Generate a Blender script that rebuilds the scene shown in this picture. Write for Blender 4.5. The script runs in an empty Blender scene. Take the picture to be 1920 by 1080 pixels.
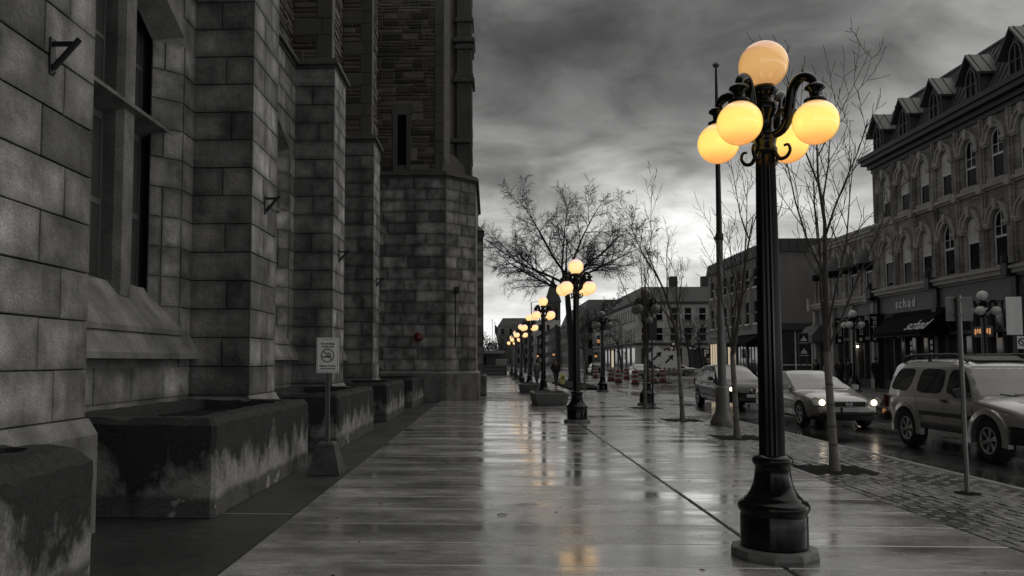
import bpy, bmesh, math, random
from mathutils import Matrix, Vector, noise as mnoise
R = math.radians
rnd = random.Random(7)
sc = bpy.context.scene
COL = sc.collection

# ------------------------------------------------------------------ camera
CAMH = 1.6
cam_d = bpy.data.cameras.new('camera'); cam = bpy.data.objects.new('camera', cam_d); COL.objects.link(cam)
F_PX, PU, PV, PITCH, YAW = 1500.0, 860.0, 589.0, R(3.4), R(2.29)
cam_d.sensor_width = 36.0; cam_d.lens = 36.0*F_PX/1920.0
cam_d.shift_x = (960-PU)/1920.0; cam_d.shift_y = (PV-540)/1920.0
cam_d.clip_start = 0.05; cam_d.clip_end = 3000
cam.location = (0, 0, CAMH); cam.rotation_euler = (R(90)+PITCH, 0, YAW)
sc.camera = cam

# ------------------------------------------------------------------ sky
SUN_EL, SUN_AZ = R(55), R(62)            # azimuth measured from +Y towards +X
w = bpy.data.worlds.new('World'); sc.world = w; w.use_nodes = True
nt = w.node_tree; nd = nt.nodes; ln = nt.links
for n in list(nd): nd.remove(n)
out = nd.new('ShaderNodeOutputWorld'); bg = nd.new('ShaderNodeBackground')
sky = nd.new('ShaderNodeTexSky'); sky.sky_type = 'NISHITA'; sky.sun_disc = False
sky.sun_elevation = SUN_EL; sky.sun_rotation = SUN_AZ; sky.air_density = 1.0; sky.dust_density = 1.0; sky.ozone_density = 1.0
hs = nd.new('ShaderNodeHueSaturation'); hs.inputs['Saturation'].default_value = 0.0
ln.new(sky.outputs[0], hs.inputs['Color'])
tc = nd.new('ShaderNodeTexCoord')
sep = nd.new('ShaderNodeSeparateXYZ'); ln.new(tc.outputs['Generated'], sep.inputs[0])
def vm(op, a, b=None, c=None):
    n = nd.new('ShaderNodeMath'); n.operation = op
    for i, x in enumerate((a, b, c)):
        if x is None: continue
        if isinstance(x, (int, float)): n.inputs[i].default_value = x
        else: ln.new(x, n.inputs[i])
    return n.outputs[0]
# cloud deck: project the direction onto a flat layer overhead
zc = vm('ADD', vm('MAXIMUM', sep.outputs['Z'], 0.0), 0.22)
cx = vm('SUBTRACT', vm('DIVIDE', sep.outputs['X'], zc), 0.25); cy = vm('DIVIDE', sep.outputs['Y'], zc)
cmb = nd.new('ShaderNodeCombineXYZ'); ln.new(cx, cmb.inputs[0]); ln.new(cy, cmb.inputs[1]); cmb.inputs[2].default_value = 11.7
n1 = nd.new('ShaderNodeTexNoise'); n1.inputs['Scale'].default_value = 1.15; n1.inputs['Detail'].default_value = 7.0
n1.inputs['Roughness'].default_value = 0.52; n1.inputs['Distortion'].default_value = 0.35
ln.new(cmb.outputs[0], n1.inputs['Vector'])
rmp = nd.new('ShaderNodeValToRGB'); rmp.color_ramp.interpolation = 'B_SPLINE'
e = rmp.color_ramp.elements
e[0].position = 0.39; e[0].color = (0.17, 0.17, 0.168, 1)
e[1].position = 0.64; e[1].color = (0.92, 0.92, 0.905, 1)
ln.new(n1.outputs['Fac'], rmp.inputs[0])
n2 = nd.new('ShaderNodeTexNoise'); n2.inputs['Scale'].default_value = 3.4; n2.inputs['Detail'].default_value = 6.0; n2.inputs['Roughness'].default_value = 0.55
n2.inputs['Distortion'].default_value = 0.5; ln.new(cmb.outputs[0], n2.inputs['Vector'])
mrg = nd.new('ShaderNodeMapRange'); mrg.inputs[1].default_value = 0.36; mrg.inputs[2].default_value = 0.64; mrg.inputs[3].default_value = 0.60; mrg.inputs[4].default_value = 1.35
ln.new(n2.outputs['Fac'], mrg.inputs[0])
mc = nd.new('ShaderNodeVectorMath'); mc.operation = 'SCALE'; ln.new(rmp.outputs[0], mc.inputs[0]); ln.new(mrg.outputs[0], mc.inputs['Scale'])
# an overcast sky that pales towards the horizon all the way round
hz = vm('POWER', vm('SUBTRACT', 1.0, vm('MAXIMUM', sep.outputs['Z'], 0.0)), 6.0)
hz2 = vm('POWER', vm('SUBTRACT', 1.0, vm('MAXIMUM', sep.outputs['Z'], 0.0)), 10.0)
gain = vm('ADD', vm('ADD', vm('MULTIPLY', hz, 0.78), vm('MULTIPLY', hz2, 1.25)), 0.44)
m1 = nd.new('ShaderNodeMixRGB'); m1.blend_type = 'MIX'           # clouds thin out into the pale band low down
ln.new(vm('MULTIPLY', vm('POWER', vm('SUBTRACT', 1.0, vm('MAXIMUM', sep.outputs['Z'], 0.0)), 9.0), 0.6), m1.inputs[0])
ln.new(mc.outputs[0], m1.inputs[1]); m1.inputs[2].default_value = (0.95, 0.95, 0.93, 1)
m2 = nd.new('ShaderNodeMixRGB'); m2.blend_type = 'MULTIPLY'; m2.inputs[0].default_value = 1.0
ln.new(hs.outputs[0], m2.inputs[1]); ln.new(m1.outputs[0], m2.inputs[2])
m3 = nd.new('ShaderNodeVectorMath'); m3.operation = 'SCALE'; ln.new(m2.outputs[0], m3.inputs[0]); ln.new(gain, m3.inputs['Scale'])
ln.new(m3.outputs[0], bg.inputs['Color']); bg.inputs['Strength'].default_value = 0.082
ln.new(bg.outputs[0], out.inputs[0])

# ------------------------------------------------------------------ sun behind the overcast
sd = bpy.data.lights.new('sun', 'SUN'); sun = bpy.data.objects.new('sun', sd); COL.objects.link(sun)
sd.energy = 0.6; sd.angle = R(90); sd.color = (1.0, 0.97, 0.92)
sun.rotation_euler = (math.pi/2-SUN_EL, 0, math.pi-SUN_AZ)
sun.location = (20, 30, 40)
sc.view_settings.view_transform = 'Standard'; sc.view_settings.look = 'None'
sc.view_settings.exposure = 0.95; sc.view_settings.gamma = 1.0; sc.view_settings.use_curve_mapping = False
sc.render.engine = 'CYCLES'
sc.cycles.use_denoising = True
sc.cycles.max_bounces = 6; sc.cycles.glossy_bounces = 3; sc.cycles.transmission_bounces = 4; sc.cycles.caustics_reflective = False
sc.cycles.sample_clamp_indirect = 4.0

# ------------------------------------------------------------------ pixel helper (1920 x 1080 photograph)
def ray(u, v):
    a = (u-PU)/F_PX; b = (PV-v)/F_PX
    yc = math.cos(PITCH)-b*math.sin(PITCH); z = math.sin(PITCH)+b*math.cos(PITCH)
    return Vector((a*math.cos(YAW)-yc*math.sin(YAW), a*math.sin(YAW)+yc*math.cos(YAW), z))
def ground(u, v, z=0.0):
    r = ray(u, v); return Vector((0, 0, CAMH))+r*((z-CAMH)/r.z)
def onx(u, v, X):
    r = ray(u, v); return Vector((0, 0, CAMH))+r*(X/r.x)
def ony(u, v, Y):
    r = ray(u, v); return Vector((0, 0, CAMH))+r*(Y/r.y)
def proj(p):
    X, Y, Z = p[0], p[1], p[2]-CAMH
    xc = X*math.cos(YAW)+Y*math.sin(YAW); yc = -X*math.sin(YAW)+Y*math.cos(YAW)
    d = yc*math.cos(PITCH)+Z*math.sin(PITCH); up = -yc*math.sin(PITCH)+Z*math.cos(PITCH)
    if d < 0.1: return None
    return PU+F_PX*xc/d, PV-F_PX*up/d, d

# ------------------------------------------------------------------ materials
MATS = {}
def mat(name, col, rough=0.6, metal=0.0, var=0.25, scale=2.0, stretch=(1, 1, 1), bump=0.15, bscale=40.0,
        rvar=0.0, rscale=1.5, coat=0.0, spec=0.5, tone=False, edge=0.0, streak=0.0, emit=None, estr=0.0, grit=0.0, trans=0.0, bdist=0.01):
    m = bpy.data.materials.new(name); m.use_nodes = True; MATS[name] = m
    t = m.node_tree; N = t.nodes; L = t.links
    b = N['Principled BSDF']
    b.inputs['Metallic'].default_value = metal; b.inputs['Roughness'].default_value = rough
    b.inputs['Specular IOR Level'].default_value = spec
    if coat: b.inputs['Coat Weight'].default_value = coat; b.inputs['Coat Roughness'].default_value = 0.06
    if trans: b.inputs['Transmission Weight'].default_value = trans
    def mth(op, a, bb=None):
        n = N.new('ShaderNodeMath'); n.operation = op
        for i, x in enumerate((a, bb)):
            if x is None: continue
            if isinstance(x, (int, float)): n.inputs[i].default_value = x
            else: L.new(x, n.inputs[i])
        return n.outputs[0]
    g = N.new('ShaderNodeNewGeometry')
    mp = N.new('ShaderNodeMapping'); L.new(g.outputs['Position'], mp.inputs[0]); mp.inputs['Scale'].default_value = stretch
    def nz(sc_, det=5.0, src=None, r=0.55):
        n = N.new('ShaderNodeTexNoise'); n.inputs['Scale'].default_value = sc_; n.inputs['Detail'].default_value = det
        n.inputs['Roughness'].default_value = r
        L.new(src if src else mp.outputs[0], n.inputs['Vector']); return n.outputs['Fac']
    f = None
    if var or tone or edge or streak or grit:
        f = mth('ADD', mth('MULTIPLY', mth('SUBTRACT', nz(scale), 0.5), 2.6*var), 1.0)
        if grit:
            f = mth('MULTIPLY', f, mth('ADD', mth('MULTIPLY', mth('SUBTRACT', nz(65, 3, g.outputs['Position']), 0.5), 2*grit), 1.0))
        if tone:
            a = N.new('ShaderNodeAttribute'); a.attribute_name = 'tone'; f = mth('MULTIPLY', f, a.outputs['Fac'])
        if edge:
            a = N.new('ShaderNodeAttribute'); a.attribute_name = 'edge'
            k = mth('ADD', a.outputs['Fac'], mth('MULTIPLY', mth('SUBTRACT', nz(4.5, 4), 0.5), 0.9))
            k = mth('MINIMUM', mth('MAXIMUM', k, 0.0), 1.0)
            f = mth('MULTIPLY', f, mth('ADD', mth('MULTIPLY', k, edge), 1.0-edge*0.6))
        if streak:
            mp2 = N.new('ShaderNodeMapping'); L.new(g.outputs['Position'], mp2.inputs[0]); mp2.inputs['Scale'].default_value = (1.6, 1.6, 0.16)
            k = nz(1.0, 4, mp2.outputs[0])
            f = mth('MULTIPLY', f, mth('ADD', mth('MULTIPLY', mth('SUBTRACT', k, 0.5), 2.6*streak), 1.0))
        f = mth('MAXIMUM', f, 0.12)
        mx = N.new('ShaderNodeVectorMath'); mx.operation = 'SCALE'; mx.inputs[0].default_value = col[:3]; L.new(f, mx.inputs['Scale'])
        L.new(mx.outputs[0], b.inputs['Base Color'])
    else:
        b.inputs['Base Color'].default_value = (*col[:3], 1)
    if rvar:
        k = mth('ADD', mth('MULTIPLY', mth('SUBTRACT', nz(rscale, 5), 0.5), 2.4*rvar), rough)
        L.new(mth('MINIMUM', mth('MAXIMUM', k, 0.05), 1.0), b.inputs['Roughness'])
    if bump:
        bp = N.new('ShaderNodeBump'); bp.inputs['Strength'].default_value = bump; bp.inputs['Distance'].default_value = bdist
        L.new(nz(bscale, 4), bp.inputs['Height']); L.new(bp.outputs[0], b.inputs['Normal'])
    if emit:
        b.inputs['Emission Color'].default_value = (*emit, 1); b.inputs['Emission Strength'].default_value = estr
    m.diffuse_color = (*col[:3], 1)
    return m
def gv(x, t=0.0): return (x*(1+t), x, x*(1-t))        # near-neutral greys: the photograph is black and white
mat('granite', gv(.16, .01), .78, var=1.15, scale=2.2, bump=.5, bscale=16, tone=True, edge=.5, streak=.85, grit=1.0, bdist=.025)
mat('granite_plain', gv(.14, .01), .75, var=.8, scale=2.2, bump=.4, bscale=18, streak=.8, grit=1.0, bdist=.02)
mat('mortar', gv(.035), .9, var=.3, bump=.2)
mat('rubble', gv(.065, .08), .85, var=.6, scale=2.5, bump=.6, bscale=14, tone=True, edge=.35, streak=.2, bdist=.03)
mat('rubble_mortar', gv(.15, .05), .9, var=.3, bump=.3)
mat('sandstone', gv(.07, .03), .8, var=.35, scale=1.6, bump=.3, bscale=25, streak=.35, tone=False)
mat('iron', gv(.012), .42, metal=.2, var=.3, bump=.05)
mat('lamp_black', gv(.002), .16, var=.3, scale=6, bump=.05, bscale=40, spec=.3)
mat('pad_concrete', gv(.14), .6, var=.5, scale=9, bump=.5, bscale=30)
mat('soil', gv(.010), .95, var=.5, scale=9, bump=.8, bscale=18, spec=.1)
mat('glass_dark', gv(.005), .10, var=0, bump=0, spec=.06)
mat('glass_shop', gv(.04), .08, var=.5, scale=.6, bump=0, spec=.6)
mat('window_frame', gv(.10), .6, var=.2, bump=.05)
mat('frame_pale', gv(.72), .6, var=.2, bump=.05)
mat('blind', gv(.62, .02), .8, var=.25, scale=1.2, bump=.05)
mat('brick_wall', gv(.15, .05), .85, var=.4, scale=3.0, bump=.3, bscale=30)
mat('trim_stone', gv(.38, .03), .8, var=.4, scale=2.4, bump=.3, bscale=25)
mat('metal_roof', gv(.08), .45, metal=.3, var=.3, scale=1.1, bump=.1)
mat('shingle', gv(.10), .7, var=.3, scale=2, bump=.4, bscale=25)
mat('shop_black', gv(.018), .55, var=.3, bump=.05)
mat('shop_grey', gv(.10), .55, var=.3, bump=.05)
mat('awning', gv(.010), .9, var=.25, bump=.1, spec=.1)
mat('awning_pale', gv(.12), .75, var=.25, bump=.1)
mat('letter', gv(.85), .6, var=.08, bump=0)
mat('letter_dark', gv(.015), .6, var=0, bump=0)
mat('sign_white', gv(.85), .45, var=.08, scale=8, bump=0)
mat('steel', gv(.16), .45, metal=.6, var=.3, scale=5, bump=.08)
mat('bark', (.075, .070, .062), .85, var=.45, scale=9, bump=.5, bscale=45)
mat('bark_pale', (.20, .19, .17), .8, var=.35, scale=5, stretch=(1, 1, 5), bump=.4, bscale=30)
mat('bark_dark', gv(.018), .9, var=.4, scale=3, bump=.4, bscale=20)
mat('globe_off', gv(.80), .25, var=.1, bump=0)
mat('tyre', gv(.012), .8, var=.3, bump=.2, bscale=60)
mat('rim', gv(.35), .35, metal=.8, var=.1, bump=0)
mat('paint_silver', gv(.34, .01), .30, metal=.35, var=.06, bump=0, coat=.8)
mat('paint_grey', gv(.27, .01), .30, metal=.35, var=.06, bump=0, coat=.8)
mat('paint_black', gv(.006), .22, var=.06, bump=0, spec=.35)
mat('plastic_black', gv(.014), .55, var=.2, bump=.05)
mat('plate_white', gv(.55), .5, var=.15, scale=30, bump=0)
mat('headlight_lit', (.8, .7, .5), .2, var=0, bump=0, emit=(1.0, .80, .56), estr=1.8)
mat('headlight_glass', gv(.35), .08, var=0, bump=0, metal=.6)
mat('tail_red', (.10, .012, .010), .2, var=0, bump=0)
mat('marker_amber', (.5, .25, .08), .3, var=0, bump=0, emit=(1, .45, .15), estr=.10)
mat('drum_orange', (.16, .035, .022), .6, var=.2, bump=.05)
mat('drum_white', gv(.30), .5, var=.2, bump=.05)
mat('bell_red', (.10, .008, .007), .35, var=.3, scale=20, bump=.05)
mat('shop_light', gv(.5), .5, var=0, bump=0, emit=(1.0, .78, .48), estr=.22)
mat('spot_light', gv(.5), .5, var=0, bump=0, emit=(1.0, .85, .62), estr=4.0)
mat('signal_amber', gv(.4), .5, var=0, bump=0, emit=(1.0, .42, .12), estr=.25)
mat('sign_orange', (.35, .14, .08), .5, var=.1, bump=0)
mat('skin', (.30, .20, .16), .6, var=.1, bump=0)
mat('cloth_black', gv(.010), .9, var=.3, scale=9, bump=.2, bscale=40)
mat('cloth_dark', gv(.025), .9, var=.3, scale=9, bump=.2, bscale=40)
mat('cloth_grey', gv(.09), .9, var=.3, scale=9, bump=.2, bscale=40)
mat('cloth_pale', gv(.38), .9, var=.2, scale=9, bump=.2, bscale=40)
mat('hair', gv(.012), .7, var=.2, bump=.2)
mat('hydrant_yellow', (.40, .36, .10), .5, var=.2, bump=.05)
mat('leaf_dark', gv(.028), .8, var=.4, scale=3, bump=0)
mat('far_stone', gv(.20, .02), .85, var=.35, scale=.6, bump=.1)
mat('far_pale', gv(.45, .02), .85, var=.3, scale=.5, bump=.1)
mat('far_dark', gv(.055), .85, var=.3, scale=.5, bump=.1)
mat('wall_plain', gv(.18, .03), .85, var=.22, scale=.45, streak=.25, bump=.15, bscale=20)
mat('flag', gv(.10), .8, var=.3, bump=0)
mat('kerb_stone', gv(.16), .4, var=.35, scale=3, bump=.2, bscale=25, rvar=.15)

# the lit globes: warm milky glass around a bulb
def globe_mat(name, c_mid, c_low, s):
    m = bpy.data.materials.new(name); m.use_nodes = True; MATS[name] = m
    t = m.node_tree; N = t.nodes; L = t.links; b = N['Principled BSDF']
    b.inputs['Base Color'].default_value = (.30, .25, .18, 1); b.inputs['Roughness'].default_value = .35; b.inputs['Specular IOR Level'].default_value = .25
    b.inputs['Coat Weight'].default_value = 1.0; b.inputs['Coat IOR'].default_value = 1.8; b.inputs['Coat Roughness'].default_value = .12; b.inputs['Coat Tint'].default_value = (1.0, .74, .50, 1)
    tcn = N.new('ShaderNodeTexCoord'); sp = N.new('ShaderNodeSeparateXYZ'); L.new(tcn.outputs['Generated'], sp.inputs[0])
    rp = N.new('ShaderNodeValToRGB'); el = rp.color_ramp.elements
    el[0].position = 0.0; el[0].color = (*c_low, 1)
    el[1].position = 1.0; el[1].color = (*[a*q for a, q in zip(c_mid, (.72, .66, 1.6))], 1)
    x = el.new(.38); x.color = (*c_mid, 1)
    x = el.new(.62); x.color = (*c_mid, 1)
    rp.color_ramp.interpolation = 'EASE'
    L.new(sp.outputs['Z'], rp.inputs[0]); L.new(rp.outputs[0], b.inputs['Emission Color']); b.inputs['Emission Strength'].default_value = s
globe_mat('globe_lit', (1.0, .92, .32), (.78, .46, .16), 0.72)
globe_mat('globe_top', (.80, .62, .34), (.62, .44, .24), 0.46)
globe_mat('globe_pale', (1.0, .94, .66), (.92, .76, .45), 0.70)

# wet pavements
def wet(name, col, rough_lo, rough_hi, puddle=.5, var=.4, stretch=(1, 1, 1), broom=0.0, bump=.25, bscale=60, tone=False, pos=(.42, .62), pscale=.55, film=0.0):
    m = bpy.data.materials.new(name); m.use_nodes = True; MATS[name] = m
    t = m.node_tree; N = t.nodes; L = t.links; b = N['Principled BSDF']
    g = N.new('ShaderNodeNewGeometry')
    mp = N.new('ShaderNodeMapping'); L.new(g.outputs['Position'], mp.inputs[0]); mp.inputs['Scale'].default_value = stretch
    def nz(s, d=5, src=None):
        n = N.new('ShaderNodeTexNoise'); n.inputs['Scale'].default_value = s; n.inputs['Detail'].default_value = d; n.inputs['Roughness'].default_value = .6
        L.new(src or g.outputs['Position'], n.inputs['Vector']); return n.outputs['Fac']
    def mr(v, a, bb, c, d):
        n = N.new('ShaderNodeMapRange'); n.inputs[1].default_value = a; n.inputs[2].default_value = bb; n.inputs[3].default_value = c; n.inputs[4].default_value = d
        L.new(v, n.inputs[0]); return n.outputs[0]
    def mul(a, bb):
        n = N.new('ShaderNodeMath'); n.operation = 'MULTIPLY'; L.new(a, n.inputs[0])
        if isinstance(bb, float): n.inputs[1].default_value = bb
        else: L.new(bb, n.inputs[1])
        return n.outputs[0]
    pud = mr(nz(pscale, 6, mp.outputs[0]), pos[0], pos[1], 0, 1)
    fine = nz(7, 6, mp.outputs[0])
    c = mul(mul(mr(nz(1.1, 6, mp.outputs[0]), .3, .7, 1-var, 1+var), mr(fine, .3, .7, .75, 1.25)), mr(nz(55, 3), .3, .7, .72, 1.28))
    if tone:
        a = N.new('ShaderNodeAttribute'); a.attribute_name = 'tone'; c = mul(c, a.outputs['Fac'])
    sv = N.new('ShaderNodeVectorMath'); sv.operation = 'SCALE'; sv.inputs[0].default_value = col; L.new(c, sv.inputs['Scale'])
    L.new(sv.outputs[0], b.inputs['Base Color'])
    r = N.new('ShaderNodeMix'); r.data_type = 'FLOAT'; L.new(pud, r.inputs['Factor'])
    L.new(mr(fine, .3, .7, rough_hi*.8, rough_hi*1.2), r.inputs['A']); r.inputs['B'].default_value = rough_lo
    L.new(r.outputs[0], b.inputs['Roughness'])
    bp = N.new('ShaderNodeBump'); bp.inputs['Distance'].default_value = .004
    inv = N.new('ShaderNodeMath'); inv.operation = 'SUBTRACT'; inv.inputs[0].default_value = 1.0; L.new(pud, inv.inputs[1])
    L.new(mul(mr(inv.outputs[0], 0, 1, .25, 1), float(bump)), bp.inputs['Strength'])
    h = nz(bscale, 4)
    if broom:
        mp2 = N.new('ShaderNodeMapping'); L.new(g.outputs['Position'], mp2.inputs[0]); mp2.inputs['Scale'].default_value = (1.2, 26, 1)
        ad = N.new('ShaderNodeMath'); ad.operation = 'MULTIPLY_ADD'; L.new(nz(1.6, 4, mp2.outputs[0]), ad.inputs[0]); ad.inputs[1].default_value = broom; L.new(h, ad.inputs[2]); h = ad.outputs[0]
    L.new(h, bp.inputs['Height']); L.new(bp.outputs[0], b.inputs['Normal'])
    b.inputs['Specular IOR Level'].default_value = .5
    if film:
        b.inputs['Coat Weight'].default_value = film; b.inputs['Coat IOR'].default_value = 1.6; b.inputs['Specular IOR Level'].default_value = 1.0
        cr = N.new('ShaderNodeMath'); cr.operation = 'MULTIPLY'; L.new(r.outputs[0], cr.inputs[0]); cr.inputs[1].default_value = .75; L.new(cr.outputs[0], b.inputs['Coat Roughness']); L.new(bp.outputs[0], b.inputs['Coat Normal'])
wet('wet_concrete', gv(.25), .10, .33, film=1.0, stretch=(.7, 1.7, 1), var=.6, broom=1.5, bump=.2, tone=True, pos=(.40, .60), pscale=.7)
wet('wet_brick', gv(.065), .12, .34, film=.6, var=.45, bump=.15, tone=True)
wet('wet_asphalt', gv(.030), .08, .28, film=.8, var=.4, bump=.15, bscale=110, stretch=(1.4, .5, 1), pscale=.35)
wet('dark_asphalt', gv(.018), .4, .7, var=.5, bump=.5, bscale=90)
wet('dark_paver', gv(.06), .2, .4, var=.35, tone=True)
wet('far_walk', gv(.13), .25, .5, var=.3)

# old stained planter concrete: black growth creeping down from the rim, pale bare patches below
def planter_mat():
    m = bpy.data.materials.new('planter_concrete'); m.use_nodes = True; MATS['planter_concrete'] = m
    t = m.node_tree; N = t.nodes; L = t.links; b = N['Principled BSDF']; b.inputs['Roughness'].default_value = .85; b.inputs['Specular IOR Level'].default_value = .15
    g = N.new('ShaderNodeNewGeometry'); sp = N.new('ShaderNodeSeparateXYZ'); L.new(g.outputs['Position'], sp.inputs[0])
    def nz(s, d, sx=(1, 1, 1)):
        mp = N.new('ShaderNodeMapping'); L.new(g.outputs['Position'], mp.inputs[0]); mp.inputs['Scale'].default_value = sx
        n = N.new('ShaderNodeTexNoise'); n.inputs['Scale'].default_value = s; n.inputs['Detail'].default_value = d; n.inputs['Roughness'].default_value = .62
        L.new(mp.outputs[0], n.inputs['Vector']); return n.outputs['Fac']
    def mth(op, *a):
        n = N.new('ShaderNodeMath'); n.operation = op
        for i, x in enumerate(a):
            if isinstance(x, (int, float)): n.inputs[i].default_value = x
            else: L.new(x, n.inputs[i])
        return n.outputs[0]
    z = sp.outputs['Z']
    k = mth('ADD', mth('MULTIPLY', mth('SUBTRACT', nz(2.6, 8, (1, 1, .7)), .5), 3.6), mth('MULTIPLY', mth('SUBTRACT', .55, z), 1.7))
    k = mth('MINIMUM', mth('MAXIMUM', mth('ADD', mth('MULTIPLY', k, 1.5), .12), 0), 1)
    low = mth('MINIMUM', mth('MAXIMUM', mth('MULTIPLY', mth('SUBTRACT', mth('ADD', z, mth('MULTIPLY', nz(3, 4), .16)), .26), 14), .0), 1)
    chip = mth('MINIMUM', mth('MAXIMUM', mth('MULTIPLY', mth('SUBTRACT', nz(2.6, 3), .63), 40), 0), 1)
    k2 = mth('MAXIMUM', mth('MULTIPLY', k, mth('ADD', mth('MULTIPLY', low, .75), .25)), mth('MULTIPLY', chip, mth('SUBTRACT', 1.0, low)))
    mx = N.new('ShaderNodeMixRGB'); L.new(k2, mx.inputs[0]); mx.inputs[1].default_value = (*gv(.036), 1); mx.inputs[2].default_value = (*gv(.27, .01), 1)
    mm = N.new('ShaderNodeVectorMath'); mm.operation = 'SCALE'; L.new(mx.outputs[0], mm.inputs[0]); L.new(mth('ADD', .25, mth('MULTIPLY', nz(34, 5), 1.5)), mm.inputs['Scale'])
    L.new(mm.outputs[0], b.inputs['Base Color'])
    bp = N.new('ShaderNodeBump'); bp.inputs['Strength'].default_value = .7; bp.inputs['Distance'].default_value = .012
    L.new(nz(30, 5), bp.inputs['Height']); L.new(bp.outputs[0], b.inputs['Normal'])
planter_mat()

# brickwork too fine to pick apart at this distance
def brick_mat(name, c1, c2, cm, sx=.22, sz=.075):
    m = bpy.data.materials.new(name); m.use_nodes = True; MATS[name] = m
    t = m.node_tree; N = t.nodes; L = t.links; b = N['Principled BSDF']; b.inputs['Roughness'].default_value = .85
    g = N.new('ShaderNodeNewGeometry'); sp = N.new('ShaderNodeSeparateXYZ'); L.new(g.outputs['Position'], sp.inputs[0])
    cb = N.new('ShaderNodeCombineXYZ'); ad = N.new('ShaderNodeMath'); L.new(sp.outputs[0], ad.inputs[0]); L.new(sp.outputs[1], ad.inputs[1])
    L.new(ad.outputs[0], cb.inputs[0]); L.new(sp.outputs[2], cb.inputs[1])
    br = N.new('ShaderNodeTexBrick'); L.new(cb.outputs[0], br.inputs['Vector']); br.inputs['Scale'].default_value = 1.0
    br.inputs['Brick Width'].default_value = sx; br.inputs['Row Height'].default_value = sz; br.inputs['Mortar Size'].default_value = .008
    br.inputs['Color1'].default_value = (*c1, 1); br.inputs['Color2'].default_value = (*c2, 1); br.inputs['Mortar'].default_value = (*cm, 1)
    n = N.new('ShaderNodeTexNoise'); n.inputs['Scale'].default_value = .9; n.inputs['Detail'].default_value = 6; L.new(g.outputs['Position'], n.inputs['Vector'])
    mr = N.new('ShaderNodeMapRange'); mr.inputs[1].default_value = .3; mr.inputs[2].default_value = .7; mr.inputs[3].default_value = .45; mr.inputs[4].default_value = 1.5; L.new(n.outputs['Fac'], mr.inputs[0])
    mm = N.new('ShaderNodeVectorMath'); mm.operation = 'SCALE'; L.new(br.outputs['Color'], mm.inputs[0]); L.new(mr.outputs[0], mm.inputs['Scale']); L.new(mm.outputs[0], b.inputs['Base Color'])
    bp = N.new('ShaderNodeBump'); bp.inputs['Strength'].default_value = .6; bp.inputs['Distance'].default_value = .01; bp.invert = True
    L.new(br.outputs['Fac'], bp.inputs['Height']); L.new(bp.outputs[0], b.inputs['Normal'])
brick_mat('brickwork', gv(.29, .06), gv(.15, .06), gv(.32))
brick_mat('brickwork_far', gv(.20, .04), gv(.14, .04), gv(.20), .3, .1)
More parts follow.
